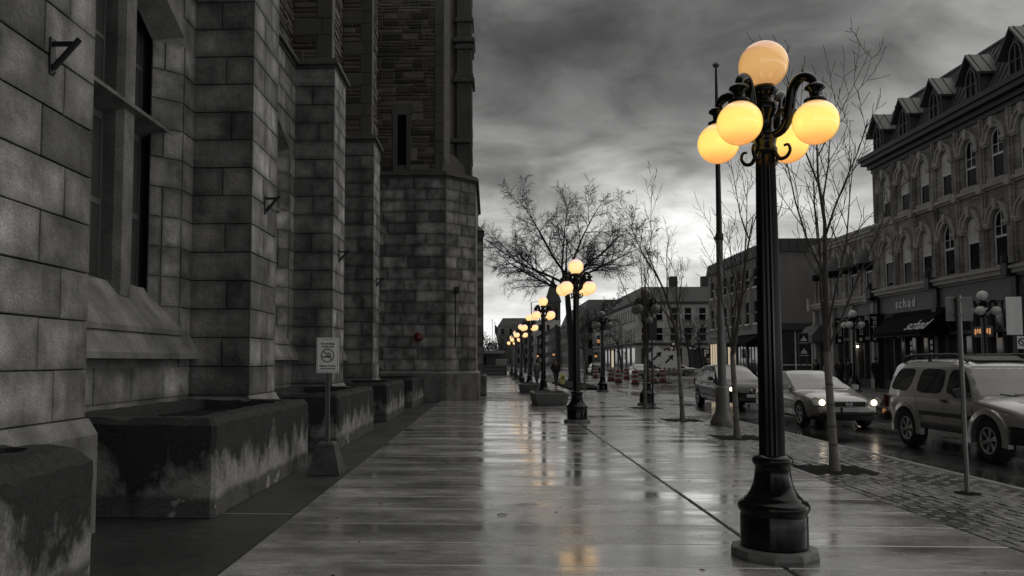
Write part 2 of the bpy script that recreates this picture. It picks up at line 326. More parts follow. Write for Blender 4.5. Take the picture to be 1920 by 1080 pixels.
# ------------------------------------------------------------------ mesh helpers
def smooth_pts(pts, n=4):               # Catmull-Rom through the points
    P = [Vector(p) for p in pts]; P = [P[0]*2-P[1]]+P+[P[-1]*2-P[-2]]; o = []
    for i in range(1, len(P)-2):
        a, b, c, d = P[i-1], P[i], P[i+1], P[i+2]
        for k in range(n):
            t = k/n; o.append(((b*2)+(c-a)*t+(a*2-b*5+c*4-d)*t*t+(b*3-a-c*3+d)*t*t*t)*.5)
    return o+[P[-2]]
def smooth_rad(rad, n=4): return [rad[i]+(rad[i+1]-rad[i])*k/n for i in range(len(rad)-1) for k in range(n)]+[rad[-1]]
class MB:
    def __init__(s): s.v = []; s.f = []; s.tone = []; s.edge = []; s.smooth = []; s.T = 1.0
    def add(s, vs, fs, edge=None, smooth=False, tone=None):
        o = len(s.v); s.v += [tuple(x) for x in vs]
        s.f += [tuple(o+i for i in f) for f in fs]; s.smooth += [smooth]*len(fs)
        s.tone += [s.T if tone is None else tone]*len(vs); s.edge += (edge if edge else [1.0]*len(vs)); return s
    def box(s, x0, x1, y0, y1, z0, z1, c=0.0):
        if c <= 0:
            return s.add([(x, y, z) for z in (z0, z1) for y in (y0, y1) for x in (x0, x1)],
                         [(0, 2, 3, 1), (4, 5, 7, 6), (0, 1, 5, 4), (2, 6, 7, 3), (0, 4, 6, 2), (1, 3, 7, 5)])
        bm = bmesh.new(); vs = [bm.verts.new((x, y, z)) for z in (z0, z1) for y in (y0, y1) for x in (x0, x1)]
        for f in [(0, 2, 3, 1), (4, 5, 7, 6), (0, 1, 5, 4), (2, 6, 7, 3), (0, 4, 6, 2), (1, 3, 7, 5)]: bm.faces.new([vs[i] for i in f])
        bmesh.ops.bevel(bm, geom=bm.edges[:], offset=c, segments=1, affect='EDGES')
        bm.verts.index_update()
        s.add([v.co[:] for v in bm.verts], [[v.index for v in f.verts] for f in bm.faces]); bm.free(); return s
    def prism(s, pts, fn, d0, d1, cap=True):      # pts: 2-D outline (ccw), fn(a, b, d) -> 3-D
        n = len(pts); vs = [fn(a, b, d0) for a, b in pts]+[fn(a, b, d1) for a, b in pts]
        fs = [(i, (i+1) % n, n+(i+1) % n, n+i) for i in range(n)]
        if cap: fs += [tuple(range(n-1, -1, -1)), tuple(range(n, 2*n))]
        return s.add(vs, fs)
    def loft(s, rings, cap=True, closed=True, smooth=True):
        n = len(rings[0]); vs = [p for r in rings for p in r]; fs = []
        m = n if closed else n-1
        for k in range(len(rings)-1):
            for i in range(m): j = (i+1) % n; fs.append((k*n+i, k*n+j, (k+1)*n+j, (k+1)*n+i))
        s.add(vs, fs, smooth=smooth)
        if cap and closed:
            s.add(rings[0], [tuple(range(n-1, -1, -1))]); s.add(rings[-1], [tuple(range(n))])
        return s
    def lathe(s, prof, c=(0, 0, 0), n=20, flute=0, fd=0.0, smooth=True):
        rings = []
        for r, z in prof:
            ring = []
            for i in range(n):
                a = 2*math.pi*i/n; rr = r*(1-(fd if (flute and i % 2) else 0)); ring.append((c[0]+rr*math.cos(a), c[1]+rr*math.sin(a), c[2]+z))
            rings.append(ring)
        return s.loft(rings, smooth=smooth and not flute)
    def sphere(s, c, r, n=20, m=12):
        return s.lathe([(max(1e-4, r*math.sin(math.pi*k/m)), -r*math.cos(math.pi*k/m)) for k in range(m+1)], c, n)
    def tube(s, pts, rad, n=6, cap=True, smooth=True):
        pts = [Vector(p) for p in pts]; rings = []
        if isinstance(rad, (int, float)): rad = [rad]*len(pts)
        up = None
        for i, p in enumerate(pts):
            d = (pts[min(i+1, len(pts)-1)]-pts[max(i-1, 0)]).normalized()
            if up is None: up = Vector((0, 0, 1)) if abs(d.z) < .9 else Vector((1, 0, 0))
            a = d.cross(up).normalized(); b = a.cross(d).normalized(); up = b
            rings.append([tuple(p+(a*math.cos(2*math.pi*k/n)+b*math.sin(2*math.pi*k/n))*rad[i]) for k in range(n)])
        return s.loft(rings, cap=cap, smooth=smooth)
    def mesh(s, name):
        me = bpy.data.meshes.new(name); me.from_pydata(s.v, [], s.f)
        for i, p in enumerate(me.polygons): p.use_smooth = s.smooth[i]
        a = me.attributes.new('tone', 'FLOAT', 'POINT'); a.data.foreach_set('value', s.tone)
        a = me.attributes.new('edge', 'FLOAT', 'POINT'); a.data.foreach_set('value', s.edge)
        me.update(); return me
    def build(s, name, m, parent=None, fix=True):
        me = s.mesh(name)
        if fix:
            bm = bmesh.new(); bm.from_mesh(me); bmesh.ops.recalc_face_normals(bm, faces=bm.faces); bm.to_mesh(me); bm.free()
        me.materials.append(MATS[m]); o = bpy.data.objects.new(name, me); COL.objects.link(o)
        if parent is not None: attach(o, parent)
        return o
LOC = {}
def attach(o, parent):
    o.parent = parent; o.matrix_parent_inverse = LOC.get(parent.name, Matrix.Identity(4)).inverted()
def tag(o, label=None, cat=None, group=None, kind=None):
    if label: o['label'] = label
    if cat: o['category'] = cat
    if group: o['group'] = group
    if kind: o['kind'] = kind
    return o
def thing(name, label, cat, loc=(0, 0, 0), group=None, rz=0.0):
    o = bpy.data.objects.new(name, None); COL.objects.link(o); o.location = loc; o.rotation_euler = (0, 0, rz); o.empty_display_size = .3
    LOC[o.name] = Matrix.Translation(Vector(loc)) @ Matrix.Rotation(rz, 4, 'Z')
    return tag(o, label, cat, group)
def group_part(name, parent):                # an Empty that gathers sub-parts
    o = bpy.data.objects.new(name, None); COL.objects.link(o); o.parent = parent
    o.matrix_parent_inverse = LOC.get(parent.name, Matrix.Identity(4)).inverted(); LOC[o.name] = Matrix.Identity(4); return o
def kids(o): return [c for c in list(COL.objects) if c.parent == o]
def copy_tree(o, loc=None, rz=None, label=None, group=None, kidmap=None):
    kd = {}
    for c in COL.objects:
        if c.parent: kd.setdefault(c.parent.name, []).append(c)
    def rec(src, par):
        c = src.copy(); COL.objects.link(c); c.parent = par
        for k in kd.get(src.name, []): rec(k, c)
        return c
    c = rec(o, None)
    if loc is not None: c.location = loc
    if rz is not None: c.rotation_euler = (0, 0, rz)
    if label: c['label'] = label
    if group: c['group'] = group
    return c
def evaluated(o, name):                      # bake modifiers into a plain mesh
    dg = bpy.context.evaluated_depsgraph_get(); me = bpy.data.meshes.new_from_object(o.evaluated_get(dg)); me.name = name; return me
def text_mesh(body, size, m, fn, name='lettering', parent=None, ext=.01, off=0.0, shear=0.0, spacing=1.0, align='CENTER'):
    cu = bpy.data.curves.new(name, 'FONT'); cu.body = body; cu.size = size; cu.extrude = ext; cu.offset = off; cu.shear = shear; cu.space_character = spacing
    cu.align_x = align; cu.align_y = 'CENTER'; cu.resolution_u = 3
    t = bpy.data.objects.new(name, cu); COL.objects.link(t)
    me = evaluated(t, name); bpy.data.objects.remove(t)
    for v in me.vertices: v.co = Vector(fn(v.co.x, v.co.y, v.co.z))
    me.materials.clear(); me.materials.append(MATS[m]); o = bpy.data.objects.new(name, me); COL.objects.link(o)
    if parent is not None: attach(o, parent)
    return o
def arch_pts(s0, s1, zs, rise, n=10, kind='round'):
    c = (s0+s1)/2; h = (s1-s0)/2; pts = []
    for i in range(n+1):
        t = -1+2*i/n
        if kind == 'round': z = math.sqrt(max(0, 1-t*t))
        elif kind == 'point': z = math.sqrt(max(0.0, 1-((abs(t)+.6)/1.6)**2))/math.sqrt(1-(.6/1.6)**2)
        else: z = (1-abs(t)**1.6)
        x = -math.cos(math.pi*i/n) if kind == 'round' else t
        if kind == 'round': z = math.sin(math.pi*i/n)
        pts.append((c+h*x, zs+rise*z))
    return pts
def wall_open(mb, s0, s1, z0, z1, ops, fn, depth, splay=0.0):
    """front sheet of a wall with arched or square openings; fn(s, z, d): d > 0 is out of the wall"""
    def q(a, b, c, d): mb.add([fn(*a), fn(*b), fn(*c), fn(*d)], [(0, 1, 2, 3)])
    cur = s0
    for o in sorted(ops, key=lambda o: o['s0']):
        if o['s0'] > cur: q((cur, z0, 0), (o['s0'], z0, 0), (o['s0'], z1, 0), (cur, z1, 0))
        if o['z0'] > z0: q((o['s0'], z0, 0), (o['s1'], z0, 0), (o['s1'], o['z0'], 0), (o['s0'], o['z0'], 0))
        top = arch_pts(o['s0'], o['s1'], o['zs'], o.get('rise', 0), o.get('n', 10), o.get('kind', 'round')) if o.get('rise', 0) > 0 else [(o['s0'], o['zs']), (o['s1'], o['zs'])]
        for a, b in zip(top, top[1:]): q((a[0], a[1], 0), (b[0], b[1], 0), (b[0], z1, 0), (a[0], z1, 0))
        outl = [(o['s0'], o['z0'])]+top+[(o['s1'], o['z0'])]; c = (o['s0']+o['s1'])/2
        def inn(p):
            k = 1-2*splay/(o['s1']-o['s0']); return (c+(p[0]-c)*k, p[1]-(splay*.5 if p[1] > o['z0']+.01 else 0))
        for a, b in zip(outl, outl[1:]+outl[:1]): q((a[0], a[1], 0), (b[0], b[1], 0), (*inn(b), -depth), (*inn(a), -depth))
        cur = o['s1']
    if cur < s1: q((cur, z0, 0), (s1, z0, 0), (s1, z1, 0), (cur, z1, 0))
    return mb
def arch_band(mb, pts, wd, fn, d0, d1):      # moulding that follows an outline
    n = len(pts); outp = []
    for i in range(n):
        a = Vector(pts[max(i-1, 0)]); b = Vector(pts[min(i+1, n-1)]); t = (b-a).normalized(); nn = Vector((-t.y, t.x)); p = Vector(pts[i])+nn*wd; outp.append((p.x, p.y))
    for i in range(n-1):
        mb.prism([pts[i], pts[i+1], outp[i+1], outp[i]], fn, d0, d1)
    return mb

# ------------------------------------------------------------------ dressed stones
STONES = []
def stone(parent, matname, s0, s1, z0, z1, fn, p=.03, c=.006, cl=True, cr=True, t=None):
    g = .021 if matname == 'rubble' else .0075
    STONES.append(dict(par=parent, mat=matname, a=(s0+(g if cl else 0), s1-(g if cr else 0), z0+g, z1-g), fn=fn, p=p, c=c, cl=cl, cr=cr,
                       t=t if t is not None else rnd.uniform(.5, 1.45), ctr=fn((s0+s1)/2, (z0+z1)/2, p), size=(s1-s0)*(z1-z0)))
def stone_geo(mb, S):
    s0, s1, z0, z1 = S['a']; p = S['p']; c = S['c']; fn = S['fn']; w = s1-s0; h = z1-z0
    i = min(w, h)*.30
    kj = lambda: rnd.uniform(-.004, .004)
    r0 = [(s0+kj()*S['cl'], z0+kj()), (s1+kj()*S['cr'], z0+kj()), (s1+kj()*S['cr'], z1+kj()), (s0+kj()*S['cl'], z1+kj())]
    L = s0+(c if S['cl'] else 0); Rr = s1-(c if S['cr'] else 0)
    r1 = [(L, z0+c), (Rr, z0+c), (Rr, z1-c), (L, z1-c)]
    r2 = [(s0+i, z0+i), (s1-i, z0+i), (s1-i, z1-i), (s0+i, z1-i)]
    j = lambda: rnd.uniform(-.003, .003)
    vs = [fn(a, b, -.02) for a, b in r0]+[fn(a, b, p-(c if ((k in (0, 3) and S['cl']) or (k in (1, 2) and S['cr'])) else c*.8)) for k, (a, b) in enumerate(r0)]+[fn(a, b, p) for a, b in r1]+[fn(a, b, p+abs(j())) for a, b in r2]
    fs = []
    for k in range(3):
        for q in range(4): fs.append((k*4+q, k*4+(q+1) % 4, (k+1)*4+(q+1) % 4, (k+1)*4+q))
    fs.append((12, 13, 14, 15))
    mb.add(vs, fs, edge=[0.0]*8+[0.05]*4+[1.0]*4, tone=S['t'])
def flush_stones(limit=300, stuff_name='masonry'):
    def score(S):
        pr = proj(S['ctr'])
        if not pr or not (-40 < pr[0] < 1960 and -40 < pr[1] < 1120): return 0
        return S['size']/(pr[2]**2)
    order = sorted(STONES, key=score, reverse=True)
    for S in order[:limit]:
        mb = MB(); stone_geo(mb, S); mb.build('stone', S['mat'], S['par'])
    rest = {}
    for S in order[limit:]: rest.setdefault((S['par'].name, S['mat']), []).append(S)
    for (pn, mn), L in rest.items():
        mb = MB()
        for S in L: stone_geo(mb, S)
        o = mb.build(stuff_name, mn, L[0]['par']); o['kind'] = 'stuff'
    STONES.clear()
def courses(parent, matname, s0, s1, z0, z1, h, fn, wid, p=.03, cl=False, cr=False, c=.006, jit=0.12, hole=None):
    n = max(1, round((z1-z0)/h)); hh = (z1-z0)/n
    for k in range(n):
        a, b = z0+k*hh, z0+(k+1)*hh
        m = max(1, round((s1-s0)/wid + (0.5 if k % 2 else -0.15)))
        cuts = [s0]+[s0+(s1-s0)*(i+ (.22 if (k % 2 and m > 1) else 0) + rnd.uniform(-jit, jit))/m for i in range(1, m)]+[s1]
        for i in range(m):
            if hole and hole((cuts[i]+cuts[i+1])/2, (a+b)/2): continue
            stone(parent, matname, cuts[i], cuts[i+1], a, b, fn, p, c, cl or i > 0, cr or i < m-1)
def rubble(parent, s0, s1, z0, z1, fn, p=.05, cl=False, cr=False, hole=None, big=1.0):
    z = z0
    while z < z1-.04:
        h = min(rnd.choice((.13, .17, .2, .25, .3))*big, z1-z)
        if z1-z-h < .07: h = z1-z
        s = s0
        while s < s1-.03:
            wd = min(rnd.uniform(.22, .85)*big, s1-s)
            if s1-s-wd < .14: wd = s1-s
            if not (hole and hole(s+wd/2, z+h/2)):
                t = rnd.choice((.35, .6, .8, 1.0, 1.3, 1.7))
                if h > .24 and rnd.random() < .4:
                    hz_ = h*rnd.uniform(.4, .6)
                    stone(parent, 'rubble', s, s+wd, z, z+hz_, fn, p*rnd.uniform(.4, 1.3), .022, cl or s > s0, cr or s+wd < s1, t)
                    stone(parent, 'rubble', s, s+wd, z+hz_, z+h, fn, p*rnd.uniform(.4, 1.3), .022, cl or s > s0, cr or s+wd < s1, rnd.uniform(.5, 1.5))
                else: stone(parent, 'rubble', s, s+wd, z, z+h, fn, p*rnd.uniform(.4, 1.3), .022, cl or s > s0, cr or s+wd < s1, t)
            s += wd
        z += h
# ------------------------------------------------------------------ ground, walks and road
XL, XJ, XB, XK, XR = -2.06, 2.29, 4.48, 6.62, 18.0        # walk edge, long joint, brick strip, kerb, far kerb
g = MB().box(-700, 700, -300, 1500, -.40, -.18).build('ground', 'far_dark'); tag(g, kind='structure')
road = MB().box(XK+.16, XR, -14, 420, -.3, -.10).build('road', 'wet_asphalt'); tag(road, kind='structure')
side = MB().box(XR, 330, 57.9, 66.4, -.3, -.104).build('side_street', 'wet_asphalt'); tag(side, kind='structure')
side2 = MB().box(XR, 330, 86.5, 122, -.3, -.104).build('cross_street', 'wet_asphalt'); tag(side2, kind='structure')
strip = MB().box(-8, XL-.02, -8, 32.75, -.3, -.006).build('asphalt_strip', 'dark_asphalt'); tag(strip, kind='structure')
mb = MB()
for y in (2.6, 8.45, 12.2, 14.9, 18.2, 21.5): mb.box(-3.4 if y > 3 else -2.8, XL-.03, y, y+.035, -.1, -.003)
mb.build('patch_seam', 'kerb_stone', strip)
walk = MB().box(XL-.02, XB, -8, 32.75, -.3, -.014).build('sidewalk', 'mortar'); tag(walk, kind='structure')
def slab_geo(mb, x0, x1, y0, y1, t, zt=0.0, c=.010, g=.006, zb=-.05):
    x0 += g; x1 -= g; y0 += g; y1 -= g
    dz = [rnd.uniform(-.0015, .0015) for _ in range(4)]
    top = [(x0+c, y0+c, zt+dz[0]), (x1-c, y0+c, zt+dz[1]), (x1-c, y1-c, zt+dz[2]), (x0+c, y1-c, zt+dz[3])]
    mid = [(x0, y0, zt-c), (x1, y0, zt-c), (x1, y1, zt-c), (x0, y1, zt-c)]
    bot = [(x, y, zb) for x, y, _ in mid]
    fs = [(0, 1, 2, 3)]
    for k in (0, 4): fs += [(k+i, k+4+i, k+4+(i+1) % 4, k+(i+1) % 4) for i in range(4)]
    mb.add(top+mid+bot, fs, tone=t)
y = -3.2
while y < 32.4:
    for x0, x1 in ((XL, XJ-.012), (XJ+.012, XB)):
        mb = MB(); slab_geo(mb, x0, x1, y, min(y+.8, 32.74), rnd.uniform(.75, 1.3)); mb.build('slab', 'wet_concrete', walk)
    y += .8
# crossing of dark pavers beside the tower, then more walk
band = MB().box(-8, XB, 32.755, 42.5, -.3, -.014).build('paver_crossing', 'mortar'); tag(band, kind='structure')
y = 32.77
k = 0
while y < 42.4:
    x = -1.8 - (.45 if k % 2 else 0)
    while x < 2.2:
        mb = MB(); slab_geo(mb, x, min(x+.9, 2.28), y, y+1.2, rnd.uniform(.7, 1.2)); mb.build('paver', 'dark_paver', band); x += .9
    y += 1.215; k += 1
mb = MB()
for i in range(12): slab_geo(mb, 2.3, XB, 32.77+i*.81, 32.77+(i+1)*.81, rnd.uniform(.8, 1.25))
o = mb.build('walk_slabs', 'wet_concrete', band); o['kind'] = 'stuff'
walk2 = MB().box(-30, XB, 42.505, 130, -.3, -.014).build('sidewalk', 'mortar'); tag(walk2, kind='structure')
mb = MB()
for i in range(54):
    for x0, x1 in ((-29, -9), (-9, -2.1), (-2.1, XJ), (XJ+.02, XB)):
        slab_geo(mb, x0, x1, 42.51+i*1.6, 42.51+(i+1)*1.6, rnd.uniform(.85, 1.25), zt=0)
o = mb.build('walk_slabs', 'wet_concrete', walk2); o['kind'] = 'stuff'
# brick strip along the kerb with square tree pits
TREES = [(5.12, 12.25), (5.22, 17.3), (5.26, 22.3), (5.36, 28.2)]
bricks = MB().box(XB, XK, -8, 60, -.3, -.02).build('brick_strip', 'mortar'); tag(bricks, kind='structure')
BW, BL = .125, .25
cand = []
nrow = int((XK-XB)/BW); bw = (XK-XB-.02)/nrow
for r in range(nrow):
    x0 = XB+.01+r*bw
    y = 1.0-(BL/2 if r % 2 else 0)
    while y < 45:
        cxx, cyy = x0+bw/2, y+BL/2
        if not any(abs(cxx-tx) < .52 and abs(cyy-ty) < .62 for tx, ty in TREES):
            cand.append((x0, y))
        y += BL
def vis(p):
    q = proj((p[0]+.06, p[1]+.12, 0)); return 0 if (not q or not (0 < q[0] < 1920 and 0 < q[1] < 1080)) else 1.0/q[2]
cand.sort(key=vis, reverse=True)
protos = []
for i in range(8):
    mb = MB(); slab_geo(mb, 0, bw, 0, BL, rnd.uniform(.5, 1.5), c=.006, g=.008, zb=-.03)
    protos.append(mb.build('brick', 'wet_brick', bricks))
for i, (x, y) in enumerate(cand[:300]):
    o = protos[i] if i < 8 else protos[rnd.randrange(8)].copy()
    if i >= 8: COL.objects.link(o)
    o.location = (x, y, rnd.uniform(-.006, .003)); o.rotation_euler = (rnd.uniform(-.02, .02), rnd.uniform(-.03, .03), 0)
mb = MB()
for x, y in cand[300:]:
    slab_geo(mb, x, x+bw, y, y+BL, rnd.uniform(.5, 1.5), zt=rnd.uniform(-.006, .003), c=.006, g=.008, zb=-.03)
o = mb.build('brick_paving', 'wet_brick', bricks, fix=False); o['kind'] = 'stuff'
mb = MB()
for tx, ty in TREES: mb.box(tx-.47, tx+.47, ty-.57, ty+.57, -.08, -.0195)
mb.build('tree_pit_soil', 'soil', bricks)
bed = MB()
bed.box(4.55, 6.58, 46.5, 60, -.1, .10, .03); bed.build('planting_bed', 'soil'); tag(bpy.data.objects['planting_bed'], kind='structure')
kerb = MB().box(XK+.01, XK+.15, -8, 1, -.3, .0, .015).build('kerb', 'kerb_stone'); tag(kerb, kind='structure')
y = 1.0
while y < 60:
    MB().box(XK+.01, XK+.15, y+.006, y+1.794, -.25, rnd.uniform(-.004, .004), .015).build('kerb_block', 'kerb_stone', kerb); y += 1.8
fw = MB()
for y0, y1 in ((-14, 57.8), (66.5, 86.4), (122.1, 400)): fw.box(XR+.16, 60, y0, y1, -.3, .02)
fw = fw.build('far_sidewalk', 'far_walk'); tag(fw, kind='structure')
fk = MB()
for y0, y1 in ((-14, 57.8), (66.5, 86.4), (122.1, 400)): fk.box(XR+.005, XR+.155, y0, y1, -.25, .035, .015)
tag(fk.build('far_kerb', 'kerb_stone'), kind='structure')

# ------------------------------------------------------------------ the old stone building on the left
BX, WX, PER, BW0 = -3.83, -4.78, 6.56, 1.45
bld = thing('stone_building', 'old dark stone building with buttresses, tall windows and a tower along the left', 'building', (-5.5, 16, 0))
def b0(i): return 5.94+6.58*i
ZP, ZS, ZT = 1.07, 8.78, 16.5
core = MB().box(-14, -5.3, -6, 32.6, -.1, ZT).build('main_wall', 'mortar', bld)
for i in range(-1, 4):
    y0 = b0(i); y1 = y0+BW0
    c = MB().box(-6, BX, y0, y1, ZP, ZS)
    bt = c.build('buttress', 'mortar', bld)
    # stepped base with a weathered top
    MB().prism([(y0-.08, 0), (y1+.08, 0), (y1+.08, ZP-.12), (y1, ZP), (y0, ZP), (y0-.08, ZP-.12)], lambda a, b, d: (d, a, b), -5.9, BX).build('buttress_base', 'granite_plain', bt)
    mb = MB(); fr = [(BX, 0), (BX+.12, 0), (BX+.12, ZP-.15), (BX+.03, ZP-.004), (BX, ZP-.004)]
    mb.prism(fr, lambda a, b, d: (a, d, b), y0-.077, y1+.077); mb.build('base_step', 'granite_plain', bt)
    if i >= 0:
        fS = lambda s, z, d: (BX+d, s, z)
        fN = lambda s, z, d, y0=y0: (s, y0-d, z)
        nz_ = 17; hh = (ZS-ZP)/nz_
        for k in range(nz_):
            a, b = ZP+k*hh, ZP+(k+1)*hh
            cut = y0+BW0*(.40+rnd.uniform(-.05, .05) if k % 2 else .66+rnd.uniform(-.05, .05))
            stone(bt, 'granite', y0-.03, cut, a, b, fS, cl=False); stone(bt, 'granite', cut, y1, a, b, fS, cr=False)
            if k % 2 == 0: stone(bt, 'granite', WX-.05, BX+.03, a, b, fN, cr=False, t=rnd.uniform(.55, 1.1))
            else:
                cut = BX-.42+rnd.uniform(-.1, .1)
                stone(bt, 'granite', WX-.05, cut, a, b, fN, t=rnd.uniform(.55, 1.1)); stone(bt, 'granite', cut, BX+.03, a, b, fN, cr=False, t=rnd.uniform(.55, 1.1))
    # moulded string course round the buttress
    mb = MB()
    for (e_, za, zb) in ((.05, ZS, ZS+.07), (.13, ZS+.07, ZS+.17), (.09, ZS+.17, ZS+.24)):
        mb.box(-6, BX+e_, y0-e_, y1+e_, za, zb, .015)
    mb.build('string_course', 'sandstone', bt)
    # upper stage: rubble between dressed quoins
    UX, u0, u1 = BX-.10, y0+.10, y1-.10
    up = MB().box(-6, UX, u0, u1, ZS+.24, ZT).build('upper_buttress', 'rubble_mortar', bld)
    if i >= 1:
        fS = lambda s, z, d, UX=UX: (UX+d, s, z); fN = lambda s, z, d, u0=u0: (s, u0-d, z)
        z = ZS+.26; k = 0
        while z < ZT-.3:
            h = .42 if k % 2 else .62
            q = .22 if k % 2 else .34
            stone(up, 'sandstone', UX-q, UX+.04, z, z+h, fN, .04, cr=False); stone(up, 'sandstone', u0-.04, u0+q, z, z+h, fS, .04, cl=False)
            if k % 2: stone(up, 'sandstone', WX-.1, UX-q, z, z+h, fN, .035)
            else: rubble(up, WX-.1, UX-q, z, z+h, fN, .04, True, True)
            rubble(up, u0+q, u1, z, z+h, fS, .04, True, False)
            z += h; k += 1
# bays with tall mullioned windows
for i in range(-1, 4):
    y0 = b0(i)+BW0; y1 = b0(i+1) if i < 3 else 32.7
    op = dict(s0=y0+.46, s1=y1-.46, z0=2.06, zs=6.66, rise=.62, kind='tudor', n=12)
    fW = lambda s, z, d: (WX+d, s, z)
    mb = MB(); wall_open(mb, y0-.1, y1+.1, 0, ZS, [op], fW, .36, splay=.34)
    wl = mb.build('bay_wall', 'granite_plain', bld)
    if i in (0, 1, 2):
        nz_ = 17; hh = (ZS-ZP)/nz_
        def inside(s, z, op=op):
            if s < op['s0']-.01 or s > op['s1']+.01 or z < op['z0']-.5: return False
            t = abs((s-(op['s0']+op['s1'])/2)/((op['s1']-op['s0'])/2)); return z < op['zs']+op['rise']*(1-min(t, 1)**1.6)+.02
        for k in range(nz_):
            a, b = ZP+k*hh, ZP+(k+1)*hh
            if b <= 1.66 or a >= 6.4:
                cuts = [y0+(y1-y0)*(j+(.5 if k % 2 and 0 < j < 5 else 0))/5 for j in range(6)]
                for c0, c1 in zip(cuts, cuts[1:]):
                    if not any(inside(s, z) for s in (c0, (c0+c1)/2, c1) for z in (a, b)): stone(wl, 'granite', c0, c1, a, b, fW, .02)
            else:
                stone(wl, 'granite', y1-.455, y1, a, b, fW, .02, cl=False, cr=False); stone(wl, 'granite', y0, y0+.455, a, b, fW, .02, cl=False, cr=False)
            if 2.1 < a and b < 6.75:     # splayed far jamb
                fJ = lambda s, z, d, yy=op['s1']: (WX-.707*s+.707*d, yy-.707*s-.707*d, z)
                if rnd.random() < .35: stone(wl, 'granite', .0, .30, a, b, fJ, .012, .008, cl=False); stone(wl, 'granite', .30, .49, a, b, fJ, .012, .008, cr=False)
                else: stone(wl, 'granite', .0, .49, a, b, fJ, .012, .008, cl=False, cr=False)
    # sloping sill and the ledge under it
    wn = group_part('window', bld)
    i0, i1 = op['s0']+.30, op['s1']-.30
    MB().prism([(-5.42, 2.0), (-4.72, 2.0), (-4.72, 2.075), (-5.18, 2.70), (-5.42, 2.70)], lambda a, b, d: (a, d, b), op['s0']-.02, op['s1']+.02).build('sill', 'granite_plain', wn)
    MB().prism([(-4.9, 1.64), (-4.60, 1.64), (-4.60, 1.72), (-4.755, 1.995), (-4.9, 1.995)], lambda a, b, d: (a, d, b), y0+.06, y1-.02).build('ledge', 'granite_plain', wn)
    # glass, iron frames, mullions and the projecting transom
    MB().box(-5.36, -5.335, i0-.1, i1+.1, 2.6, 7.35).build('pane', 'glass_dark', wn)
    MW = .40; lw = (i1-i0-2*MW-.45)/3
    for j in range(3):
        a = i0+.45+j*(lw+MW)
        mb = MB()
        for (p, q, r, s_) in ((a, a+.05, 2.66, 7.2), (a+lw-.05, a+lw, 2.66, 7.2), (a+.05, a+lw-.05, 2.66, 2.74), (a+.05, a+lw-.05, 3.72, 3.80), (a+.05, a+lw-.05, 4.9, 5.0), (a+.05, a+lw-.05, 6.0, 6.06)):
            mb.box(-5.33, -5.29, p, q, r, s_)
        mb.box(-5.334, -5.31, a+lw*.5-.015, a+lw*.5+.015, 2.74, 3.72)
        mb.build('window_frame', 'window_frame', wn)
        MB().box(-5.333, -5.325, a+.05, a+lw-.05, 3.8, 4.9).build('blind', 'window_frame', wn)
    for j in range(2):
        a = i0+.45+lw+j*(lw+MW)
        MB().prism([(a, -5.32), (a+MW, -5.32), (a+MW, -5.12), (a+MW-.05, -5.02), (a+.05, -5.02), (a, -5.12)], lambda p, q, d: (q, p, d), 2.5, 7.25).build('mullion', 'granite_plain', wn)
    MB().prism([(-5.33, 5.0), (-5.30, 4.99), (-4.93, 5.11), (-4.93, 5.16), (-5.33, 5.36)], lambda a, b, d: (a, d, b), i0-.2, i1+.22).build('transom', 'granite_plain', wn)
    # string course and rubble above
    mb = MB()
    for (e_, za, zb) in ((.05, ZS, ZS+.07), (.13, ZS+.07, ZS+.17), (.09, ZS+.17, ZS+.24)): mb.box(-5.6, WX+e_, y0+.16, y1-.16, za, zb, .015)
    mb.build('string_course', 'sandstone', bld)
    uw = MB().box(-5.6, WX-.12, y0, y1, ZS+.24, ZT).build('upper_wall', 'rubble_mortar', bld)
    if i >= 1: rubble(uw, y0-.1, y1+.1, ZS+.26, ZT-.5, lambda s, z, d: (WX-.12+d, s, z), .04)
# ---- tower
TY, TZ = 32.7, 9.22
A, Bp, Cp = (-1.86, TY), (-.66, TY+1.25), (-.66, 41.5)
foot = [(-9, TY), A, Bp, Cp, (-9, 41.5)]
def grow(e_): return [(-9, TY-e_), (A[0]+e_*.42, TY-e_), (Bp[0]+e_, Bp[1]-e_*.42), (Cp[0]+e_, Cp[1]+e_), (-9, Cp[1]+e_)]
tw = MB().prism(foot, lambda a, b, d: (a, b, d), 0, TZ).build('tower', 'mortar', bld)
mb = MB(); mb.prism(grow(.17), lambda a, b, d: (a, b, d), 0, 1.12)
mb.loft([[(x, y, 1.121) for x, y in grow(.17)], [(x, y, 1.22) for x, y in grow(.035)]], smooth=False); mb.build('tower_base', 'granite_plain', tw)
mb = MB()
for e_, za, zb in ((.06, TZ, TZ+.08), (.16, TZ+.08, TZ+.2), (.10, TZ+.2, TZ+.27)): mb.prism(grow(e_), lambda a, b, d: (a, b, d), za, zb)
mb.build('string_course', 'sandstone', tw)
fT = lambda s, z, d: (s, TY-d, z)
L_ = math.hypot(Bp[0]-A[0], Bp[1]-A[1]); ux, uy = (Bp[0]-A[0])/L_, (Bp[1]-A[1])/L_
fC = lambda s, z, d: (A[0]+ux*s+uy*d, A[1]+uy*s-ux*d, z)
courses(tw, 'granite', -5.6, A[0]+.012, 1.23, TZ, .47, fT, 1.15)
courses(tw, 'granite', -.012, L_+.012, 1.23, TZ, .47, fC, .85)
courses(tw, 'granite', Bp[1], 41.5, 1.23, TZ, .47, lambda s, z, d: (Bp[0]+d, s, z), 1.15)
UA = (-1.98, TY+.16)
ut = MB().prism([(-9, TY+.16), UA, (-1.72, TY+.36), (-1.72, TY+1.0), (-.98, TY+1.75), (-.98, 41), (-9, 41)], lambda a, b, d: (a, b, d), TZ+.27, 20).build('upper_tower', 'rubble_mortar', bld)
